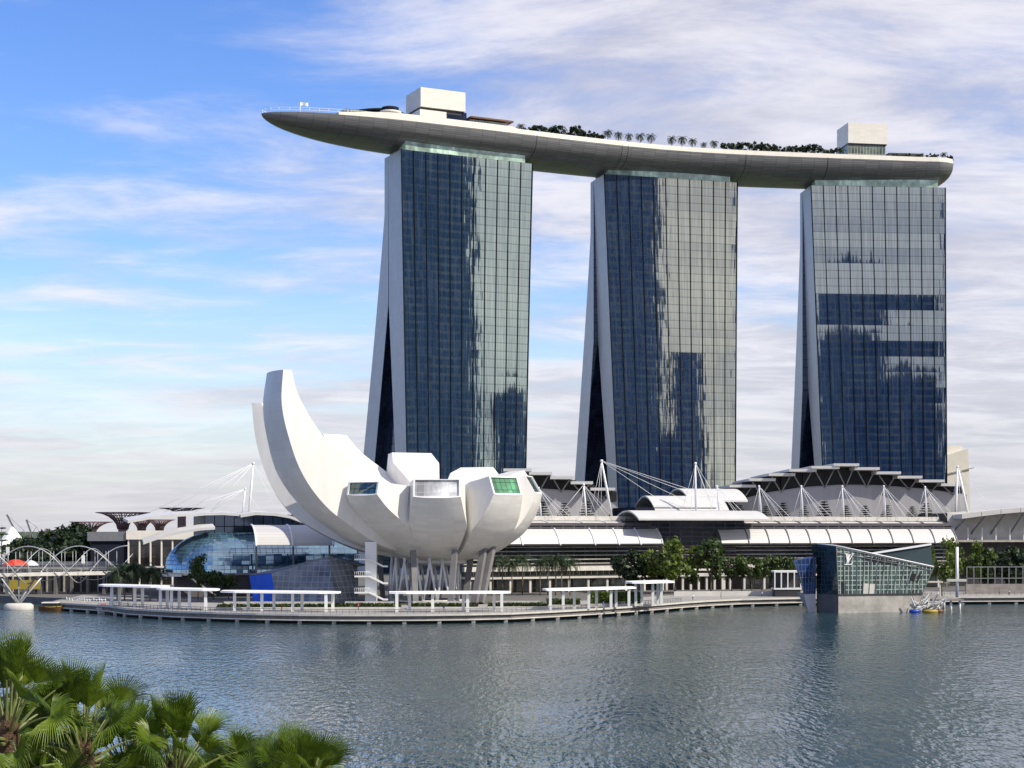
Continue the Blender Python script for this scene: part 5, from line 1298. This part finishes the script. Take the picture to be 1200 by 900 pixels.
def crane(label, px0, py0, px1, py1, d):
    b = g0(px0, d); t = P(px1, py1, d); k = P(px0, py0, d)
    c = thing('construction_crane', label, 'crane', b + Vector((0, 0, 1.9)))
    MB().beam(b + Vector((0, 0, 1.9)), k, 1.8, 1.8).build('tower', M['steel'], c)
    mb = MB(); mb.beam(k, t, .9, 1.3); mb.tube([k + Vector((4, 0, 6)), t], .15, 4); mb.tube([k, k + Vector((4, 0, 6)), k + Vector((7, 0, 0))], .3, 4); mb.build('jib', M['steel'], c)
    mb = MB(); mb.box(k.x + 4, k.x + 8, d - 1.5, d + 1.5, k.z - 1.5, k.z + 1); mb.build('counterweight', M['conc_dark'], c)
crane('luffing crane at the far left behind the trees, longer jib', 22, 630, 8, 603, 1300)
crane('luffing crane at the far left behind the trees, shorter steep jib', 37, 626, 31, 609, 1300)
tn2 = thing('white_tent', 'white peaked roof behind the trees at far left', 'tent', g0(14, 700)); c = g0(14, 700)
mb = MB(); mb.lathe([(9, 8), (9, 14), (4.5, 18), (.5, 23)], c, 10, smooth=False); mb.build('roof', M['white'], tn2)

# ================================================================ VEGETATION
def leaf_quad(mb, c, s, d, m=0, asp=.75):
    a = d.orthogonal().normalized(); a = (a * math.cos(rng.random() * 6.28) + d.cross(a) * math.sin(rng.random() * 6.28)); b = d.cross(a).normalized()
    mb.poly([c - a * s, c - b * s * asp * .6, c + a * s, c + b * s * asp], m)
def rvec(r_): return Vector((r_.gauss(0, 1), r_.gauss(0, 1), r_.gauss(0, 1))).normalized()
def tree_proto(name, label, seed, h, rx, rz, nclump, nleaf, ls, m, trunk_h, cat='tree'):
    """round crowned tree at the origin: forked trunk and clumps of leaf faces"""
    r_ = random.Random(seed); t = thing(name, label, cat); cz = h - rz
    mb = MB(); mb.tube([(0, 0, -.4), (.1, 0, trunk_h * .6), (.15, .1, cz)], [.035 * h * .6, .025 * h * .6, .012 * h], 7)
    cl = []
    for i in range(nclump):
        u = rvec(r_); k = r_.uniform(.35, 1) ** .6; c = Vector((u.x * rx * k, u.y * rx * k, cz + u.z * rz * k)); cl.append((c, r_.uniform(.26, .46) * min(rx, rz)))
    for c, _ in cl[:9]: mb.tube([(.1, 0, trunk_h * r_.uniform(.7, 1.0)), c * .55 + Vector((0, 0, cz * .3)), c], [.012 * h, .008 * h, .003 * h], 5)
    mb.build('trunk', M['bark'], t)
    mb = MB()
    for c, rad in cl:
        for k in range(nleaf // nclump):
            u = rvec(r_); u.z = abs(u.z) if r_.random() < .35 else u.z; p = c + u * rad * r_.uniform(.55, 1.05); p.z = max(p.z, trunk_h * .72)
            leaf_quad(mb, p, ls * r_.uniform(.7, 1.3), (u + rvec(r_) * .8).normalized())
    mb.build('crown', M[m], t, fix=False); return t
def palm_proto(name, label, seed, h, fl, nf, m, trunk_r=.16, sag=1.0, cat='palm tree'):
    r_ = random.Random(seed); t = thing(name, label, cat)
    MB().tube([(0, 0, -.3), (.1, .05, h * .5), (.05, 0, h)], [trunk_r * 1.3, trunk_r, trunk_r * .85], 7).build('trunk', M['palm_bark'], t)
    MB().tube([(.05, 0, h - fl * .25), (.05, 0, h + fl * .12)], [trunk_r * .8, trunk_r * .6], 6).build('crownshaft', M['petiole'], t)
    mb = MB()
    for i in range(nf):
        az = 2.4 * i + r_.uniform(-.2, .2); e0 = R(72 - 95 * (i / nf) + r_.uniform(-8, 8)); p = Vector((.05, 0, h)); hd = Vector((math.cos(az), math.sin(az), 0)); sd_ = Vector((-hd.y, hd.x, 0)); e = e0; n = 8
        for k in range(n):
            st = fl / n; d = hd * math.cos(e) + Vector((0, 0, math.sin(e))); q = p + d * st; w = fl * .20 * math.sin(math.pi * min(.97, (k + .8) / (n + .3))) ** .7
            up = sd_.cross(d) * -1
            for s in (-1, 1):
                for g_ in (0, .5):
                    b0 = p.lerp(q, g_); tip = b0 + sd_ * s * w + d * st * .7 + Vector((0, 0, -w * r_.uniform(.25, .75)))
                    mb.poly([b0, b0 + d * st * .42, tip])
            mb.poly([p - sd_ * .02, q - sd_ * .02, q + sd_ * .02, p + sd_ * .02]); p = q; e -= R(13 + 5 * k / n) * sag
    mb.build('crown', M[m], t, fix=False); return t
def conifer_proto(name, label, seed, h, r, m, tiers=8, ls=.5):
    r_ = random.Random(seed); t = thing(name, label, 'conifer')
    MB().tube([(0, 0, -.2), (0, 0, h * .97)], [.05 * h * .4, .02], 6).build('trunk', M['bark'], t)
    mb = MB()
    for k in range(tiers):
        z = h * (.14 + .84 * k / tiers); rr_ = r * (1 - .86 * (k / tiers) ** 1.2)
        for j in range(9):
            a = 2 * math.pi * (j + r_.random() * .6) / 9 + k; L = rr_ * r_.uniform(.75, 1.1); d = Vector((math.cos(a), math.sin(a), .10))
            for q in range(7):
                c = Vector((0, 0, z)) + d * L * (q + .6) / 7 + Vector((0, 0, -.1 * L * (q / 7) ** 2)) + rvec(r_) * .12; leaf_quad(mb, c, ls * r_.uniform(.7, 1.2), (Vector((0, 0, 1)) + rvec(r_) * .5).normalized())
    mb.build('crown', M[m], t, fix=False); return t
# round trees between the wings
big = tree_proto('round_tree', '', 3, 14.0, 7.2, 5.4, 26, 1700, .62, 'leaf_bright', 4.5)
oval = tree_proto('oval_tree', '', 5, 15.5, 4.3, 6.2, 22, 1500, .6, 'leaf', 4.0)
bushy = tree_proto('street_tree', '', 9, 9.6, 3.4, 3.3, 16, 800, .5, 'leaf', 3.4)
dark = tree_proto('dark_tree', '', 12, 13, 6.5, 5.0, 24, 1400, .75, 'leaf_dark', 3.5)
put(big, USED, g0(791, 505) + Vector((0, 0, 2)), .4, 'large round bright green tree before the entrance hall', 1.22)
put(oval, USED, g0(833, 506) + Vector((0, 0, 2)), 1.0, 'tall oval tree before the entrance hall, right of the round bright tree', (1.0, 1.0, 1.18))
put(dark, USED, g0(737, 510) + Vector((0, 0, 2)), 2.0, 'dark broad tree left of the round bright tree', .98)
put(dark, USED, g0(764, 512) + Vector((0, 0, 2)), 4.0, 'dark tree tucked behind the left side of the round bright tree', .92)
put(bushy, USED, g0(812, 514) + Vector((0, 0, 2)), 4.4, 'low dark tree between the round bright tree and the oval tree', .75)
for i, px in enumerate((857, 869, 881, 893, 905, 917, 929, 942)):
    put(bushy, USED, g0(px, 512 + 3 * math.sin(i * 2)) + Vector((0, 0, 2)), i * 1.3, 'clipped street tree before the long mall wing, ' + ORD[i] + ' from the left of its row', (.95 + .12 * math.sin(i * 3.1), .95, 1.28 + .06 * math.sin(i * 1.7)), group='street trees before the long mall wing')
put(big, USED, g0(1104, 478) + Vector((0, 0, 2)), 2.2, 'bushy sunlit tree right behind the island pavilion', (.74, .74, 1.24))
put(big, USED, g0(1142, 516) + Vector((0, 0, 2)), 3.2, 'olive tree at right, nearest the white banner mast', (.82, .82, 1.16))
for i, (px, s) in enumerate(((1162, 1.0), (1180, 1.04), (1199, 1.0))):
    put(dark, USED, g0(px, 518) + Vector((0, 0, 2)), i * 2.1, ['dark tree right of the olive tree before the glazed wing', 'dark tree before the glazed wing, one in from the right edge', 'dark tree cut by the right edge of the picture'][i], s)
# palms before the left wing
wp = palm_proto('royal_palm', '', 21, 9.6, 4.6, 22, 'palm_leaf')
for i, (px, d, s) in enumerate(((577, 492, 1.02), (589, 498, 1.06), (600, 491, .98), (612, 497, 1.08), (633, 490, 1.0), (642, 498, 1.04), (651, 492, 1.10), (658, 499, 1.05), (668, 492, .98))):
    put(wp, USED, g0(px, d) + Vector((0, 0, 2.0)), i * 1.9, 'slim palm before the left mall wing, ' + ORD[i] + ' from the left of its row', s, group='palms before the left mall wing')
bp_ = palm_proto('bushy_palm', '', 22, 6.4, 4.2, 24, 'palm_leaf', .14)
for i, (px, d, s) in enumerate(((137, 446, 1.2), (146, 452, 1.3), (156, 446, 1.35), (166, 452, 1.3), (176, 447, 1.2), (185, 452, 1.05))):
    put(bp_, USED, g0(px, d) + Vector((0, 0, 2.2)), i * 1.3, 'bushy palm at the bridge end left of the blue atrium, ' + ORD[i] + ' from the left', s, group='bushy palms at the bridge end')
for i, (px, d, s, lb) in enumerate(((232, 462, (.75, .75, 1.2), 'upright dark tree before the blue atrium, left of two lower ones'), (250, 462, (.8, .8, .9), 'round dark tree before the blue atrium'), (268, 464, (.85, .85, .78), 'low spreading tree between the round dark tree and the blue panel'))):
    put(oval if i == 0 else bushy, USED, g0(px, d) + Vector((0, 0, 2.2)), i * 2.2, lb, tuple(v * (.72 if i == 0 else 1) for v in s))
# trees behind the footbridge
for i, (px, d, s) in enumerate(((38, 640, 1.0), (55, 660, 1.15), (70, 640, 1.1), (84, 660, 1.3), (98, 650, 1.25), (112, 660, 1.15), (24, 650, .95), (46, 600, .8), (66, 600, .8), (88, 600, .9))):
    put(dark, USED, g0(px, d) + Vector((0, 0, 1.9)), i * 1.1, 'dark green tree behind the footbridge, ' + ('in the back row, ' if i < 7 else 'in the front row, ') + ORD[[1, 3, 4, 5, 6, 7, 0, 0, 1, 2][i]] + ' from the left', s * 1.25, group='dark trees behind the footbridge')
cs = conifer_proto('casuarina', '', 31, 20, 5.5, 'leaf_dark', 9)
put(cs, USED, g0(2, 560) + Vector((0, 0, 1.9)), 0, 'tall feathery conifer cut by the left edge', 1.15)
put(cs, USED, g0(33, 580) + Vector((0, 0, 1.9)), 1, 'feathery layered tree left of the dark trees behind the footbridge', (1.1, 1.1, .95))
cn = conifer_proto('terrace_conifer', '', 33, 7.2, 3.0, 'leaf_dark', 7, .62)
def on_terrace(f, px, y, lb, s, rot): return put(cn, USED, f.p(f.s(px, y), y, 24.8), rot, lb, s)
for i, (px, s) in enumerate(((867, .85), (897, .8), (918, 1.0), (942, .82), (966, 1.08), (991, .85), (1014, .85), (1039, .88), (1069, .82), (1085, 1.0))):
    on_terrace(FR, px, 19 + (i % 3), 'small layered conifer on the long mall terrace, ' + ORD[i] + ' from the left', s, i)['group'] = 'conifers on the long mall terrace'
for i, (px, s) in enumerate(((636, .95), (661, .9), (688, 1.0))):
    on_terrace(FL, px, 18, 'small layered conifer on the left wing terrace, ' + ['beside the museum rim', 'midway between two masts', 'beside the middle mast'][i], s, i)
# roof deck garden
dp = palm_proto('deck_palm', '', 41, 4.4, 3.0, 19, 'leaf_dark', .14, 1.25)
for i, (px, h) in enumerate(((712, 1.0), (725, .95), (737, .9), (750, 1.02), (763, 1.05), (787, 1.0), (799.5, 1.08), (812, .95), (824.5, .72), (837, .9))):
    s = s_px(px, -15); put(dp, USED, dk(s, -15, ZD + .6), i * 2.3, 'lone palm on the roof deck skyline, ' + ORD[i] + ' from the left of ten', h * 1.25, group='lone palms on the roof deck')
ds = tree_proto('deck_tree', '', 43, 5.6, 2.6, 2.1, 12, 420, .45, 'leaf_dark', 2.0)
k = 0
for (pa, pb, n, h0) in ((598, 626, 4, .72), (630, 702, 13, .80), (848, 983, 20, .80), (1046, 1110, 9, .6)):
    for i in range(n):
        px = pa + (pb - pa) * i / (n - 1) + rng.uniform(-2, 2); s = s_px(px, -10); ry = rng.uniform(-16, -11); sc_ = h0 * 1.4 * rng.uniform(.8, 1.15)
        where = {598: 'on the roof deck behind the first flat canopy', 630: 'in the clump left of the ten lone palms', 848: 'in the long clump right of the lone deck palms', 1046: 'right of the second lift box on the roof deck'}[pa]
        if i % 3 == 1: put(dp, USED, dk(s, ry, ZD), i * 1.7, 'palm ' + where + ', ' + ORD[i] + ' plant along', sc_ * .98, group='roof deck palms in the clumps')
        else: put(ds, USED, dk(s, ry, ZD), i * 1.7, 'small dark tree ' + where + ', ' + ORD[i] + ' plant along', (sc_ * 1.1, sc_ * 1.1, sc_), group='small trees on the roof deck')

# ================================================================ PEOPLE ON THE PROMENADE
def person(label, pos, top, legs, rot=0, stride=.16, lean=0.0):
    p = thing('person', label, 'person', pos, rot); Mx = MW[p.name]
    me = bpy.data.meshes.new('body'); 
    J = [(0, 0, .92), (0, 0, 1.15), (0, lean * .5, 1.42), (0, lean * .7, 1.52), (0, lean, 1.70),
         (.1, 0, .86), (.11, stride, .48), (.11, stride * .7 , .06), (.11, stride * .7 + .12, .03), (-.1, 0, .86), (-.11, -stride * .4, .48), (-.11, -stride, .06), (-.11, -stride + .12, .03),
         (.19, lean * .5, 1.40), (.24, lean * .5 - .05, 1.12), (.22, lean * .5 + .1, .88), (-.19, lean * .5, 1.40), (-.24, lean * .5 + .05, 1.12), (-.22, lean * .5 + .16, .9)]
    E_ = [(0, 1), (1, 2), (2, 3), (3, 4), (0, 5), (5, 6), (6, 7), (7, 8), (0, 9), (9, 10), (10, 11), (11, 12), (2, 13), (13, 14), (14, 15), (2, 16), (16, 17), (17, 18)]
    rad = [.15, .13, .15, .06, .105, .095, .065, .045, .04, .095, .065, .045, .04, .06, .045, .035, .06, .045, .035]
    me.from_pydata(J, E_, []); o = bpy.data.objects.new('body', me); COL.objects.link(o); o.parent = p; MW[o.name] = Mx
    sk = o.modifiers.new('skin', 'SKIN'); o.modifiers.new('sub', 'SUBSURF').levels = 1
    for v, r in zip(me.skin_vertices[0].data, rad): v.radius = (r, r)
    me.skin_vertices[0].data[0].use_root = True
    me.materials.append(M['skin_' + top])
    hb_ = MB(); hb_.lathe([(.02, 1.83), (.09, 1.80), (.118, 1.72), (.11, 1.66), (.1, 1.65)], (0, lean - .012, 0), 10); hb_.v = [Mx @ v for v in hb_.v]; hb_.build('hair', M['black'], p)
    return p
def cloth(name, top, leg):
    m, t, b = newmat('clothes_' + name); k_ = NT(m); z = k_.n('ShaderNodeSeparateXYZ', {0: k_.n('ShaderNodeTexCoord').outputs['Object']}).outputs[2]
    c = k_.mix(k_.math('GREATER_THAN', z, .95), leg + (1,), top + (1,)); c = k_.mix(k_.math('GREATER_THAN', z, 1.5), c, (0.42, 0.25, 0.17, 1)); k_.t.links.new(c, b.inputs['Base Color']); b.inputs['Roughness'].default_value = .8
    M['skin_' + name] = m
cloth('white', (.7, .7, .68), (.03, .035, .06)); cloth('red', (.45, .05, .04), (.05, .05, .05)); cloth('blue', (.06, .12, .3), (.3, .27, .2))
for lb, px, d, zz, top, rot in (('person in dark clothes leaning on the promenade railing right of the museum', 707, 404, 2.2, 'blue', .5), ('person in white shirt on the right promenade, before the weathered wall', 1183, 486, 2.2, 'white', 1.6),
                                ('person in red top on the right promenade', 1171, 487, 2.2, 'red', 4.6), ('person in white shirt walking beside the small kiosk', 893, 473, 2.2, 'white', 1.5), ('person in blue top under the museum shelter', 520, 391, 2.2, 'blue', 3.0), ('person in red top beside the hedge left of the museum drum', 420, 397, 2.2, 'red', 1.2), ('person in white shirt at the left end of the promenade', 150, 415, 2.2, 'white', 2.0), ('person in white shirt standing right of the bend shelter', 812, 452, 2.2, 'white', .4), ('person in blue top strolling before the long pale wall', 845, 462, 2.2, 'blue', 1.5), ('person in red top under the faceted pavilion shelter', 330, 392, 2.2, 'red', 4.4)):
    person(lb, g0(px, d) + Vector((0, 0, zz)), top, None, rot)

# ================================================================ FOREGROUND FAN PALMS
def fan_frond(name, seed, elev, plen, Rf, m, droop, tipd=1.0, roll=0.0):
    """one leaf: curved petiole leaving along +x, pleated fan at its end (mesh data only)"""
    r_ = random.Random(seed); mb = MB()
    e = R(elev); p = Vector((.10, 0, 0)); pts = [p.copy()]; n = 8
    for k in range(n):
        p = p + Vector((math.cos(e), 0, math.sin(e))) * plen / n; pts.append(p.copy()); e -= R(droop) / n * (.5 + k / n)
    mb.tube(pts, [.045 - .028 * i / n for i in range(n + 1)], 5, 1)
    d = Vector((math.cos(e + R(4)), 0, math.sin(e + R(4)))); side = Vector((0, 1, 0)); up = d.cross(side) * -1
    if up.z < 0: up = -up
    ro_ = Matrix.Rotation(R(roll), 3, d); side = ro_ @ side; up = ro_ @ up
    N = int(18 + 30 * min(1, max(0, (92 - elev) / 60))); span = R(36 + 84 * min(1, max(0, (88 - elev) / 70)))
    def pt(th, r, dz):
        s_, c_ = math.sin(th), math.cos(th)
        q = d * (c_ * r) + side * (s_ * r) + up * (dz + .28 * r * s_ * s_ + .10 * r * abs(s_))
        k = r / Rf; q += Vector((0, 0, -1)) * (max(0, k - .45) ** 2 * Rf * dro) ; return p + q
    for i in range(N):
        t0_, t1_ = -span + 2 * span * i / N, -span + 2 * span * (i + 1) / N; tm = (t0_ + t1_) / 2
        L = Rf * (.78 + .22 * math.cos(tm * .55)) * r_.uniform(.93, 1.05); dro = (.45 + abs(math.sin(tm)) * .35 + r_.uniform(-.1, .3) + max(0, r_.gauss(0, .3))) * tipd
        w = (t1_ - t0_) / 2; ridge = .022 * Rf
        rows = [(.02 * L, 1.0), (.28 * L, 1.0), (.48 * L, 1.0), (.70 * L, .60), (.87 * L, .34), (1.06 * L, .04)]
        A = [pt(tm - w * f, r, 0) for r, f in rows]; C = [pt(tm, r, ridge * f * min(1, r / (.5 * L))) for r, f in rows]; B_ = [pt(tm + w * f, r, 0) for r, f in rows]
        tw = r_.uniform(-.02, .02)
        mb.loft([[a, c] for a, c in zip(A, C)], 0, closed=False, caps=False); mb.loft([[c, b] for c, b in zip(C, B_)], 0, closed=False, caps=False)
    inv = Matrix.Identity(4); me = bpy.data.meshes.new(name); me.from_pydata(mb.v, [], mb.f); me.materials.append(M[m]); me.materials.append(M['petiole']); me.polygons.foreach_set('material_index', mb.m); me.update()
    return me
FV_ = []
for i, (el, pl, Rf, dr, tip) in enumerate([(88, 1.15, .85, 4, .1), (82, 1.35, .88, 6, .2), (75, 1.25, .90, 9, .35), (66, 1.5, .90, 14, .6), (54, 1.35, .88, 24, .9), (38, 1.6, .86, 38, 1.2), (16, 1.5, .80, 48, 1.3), (-8, 1.45, .78, 45, 1.3), (-34, 1.3, .72, 35, 1.1)]):
    for j in (0, 1): FV_.append(fan_frond('frond', 100 + 2 * i + j, el - 3 * j, pl * (1 - .14 * j), Rf, 'fan' if el > 10 else 'fan_old', dr, tip, (24 + 4 * i) * (1 if j else -1)))
def fan_palm(label, px, py, d, scale, seed, nf=26, group='fan palms at the lower left'):
    c = P(px, py + 20, d); r_ = random.Random(seed); H = c.z - 1.6
    t = thing('fan_palm', label, 'palm tree', (c.x, c.y, 1.6), 0, group)
    MB().tube([(c.x + .3, c.y, 1.4), (c.x + .1, c.y, 1.6 + H * .5), (c.x, c.y, c.z - .5)], [.24, .18, .15], 8).build('trunk', M['palm_bark'], t)
    mb = MB(); mb.lathe([(.17, -1.3), (.24, -.9), (.26, -.4), (.20, 0), (.08, .25)], c, 10)
    for i in range(26):
        a = r_.random() * 6.28; z = r_.uniform(-1.5, -.1); o = r_.uniform(.2, .55); mb.tube([c + Vector((.17 * math.cos(a), .17 * math.sin(a), z)), c + Vector((o * math.cos(a), o * math.sin(a), z + r_.uniform(.0, .35)))], [.04, .012], 4)
    mb.build('fibre_sheath', M['fibre'], t)
    nf += 14
    for i in range(nf):
        u = (i / (nf - 1)) ** 1.15; vi = min(len(FV_) - 1, 2 * min(8, max(0, int(round(u * 8 + r_.uniform(-.6, .6))))) + r_.randint(0, 1)); o = bpy.data.objects.new('frond', FV_[vi]); COL.objects.link(o); o.parent = t; MW[o.name] = MW[t.name]
        k = scale * r_.uniform(.82, 1.02); o.location = (0, 0, H - .1 - .55 * u); o.rotation_euler = (r_.uniform(-.15, .15), r_.uniform(-.08, .08), 2.4 * i + r_.uniform(-.3, .3)); o.scale = (k, k, k)
    return t
fan_palm('tall fan palm with rusty fibre at its crown, centre of the lower left clump', 98, 852, 37, 1.0, 1, 28)
fan_palm('fan palm cut by the left edge, highest of the lower left clump', 10, 822, 36, 1.05, 2, 28)
fan_palm('fan palm between the tall centre palm and the lone right palm', 205, 878, 38, 1.0, 3, 28)
fan_palm('lone fan palm at the right end of the lower left clump', 350, 918, 38, 1.0, 4, 28)
fan_palm('fan palm low at the left corner, behind the left edge palm', 45, 868, 42, 1.05, 5, 24)
fan_palm('low fan palm behind and right of the tall centre palm', 152, 880, 43, 1.0, 6, 24)
fan_palm('low fan palm in the dip left of the lone right palm', 290, 925, 40, 1.0, 7, 24)
fan_palm('low fan palm at the bottom, below the tall centre palm', 62, 930, 40, 1.0, 8, 24)
fan_palm('low fan palm at the bottom edge, right of the tall centre palm', 160, 940, 40, 1.0, 9, 24)
fan_palm('low fan palm at the bottom edge beneath the palm right of centre', 245, 935, 43, 1.0, 10, 24)
fan_palm('low fan palm in the bottom left corner of the picture', 2, 905, 38, 1.0, 11, 24)
fan_palm('low fan palm at the far right end of the clump, half below the frame', 395, 955, 41, .9, 12, 22)
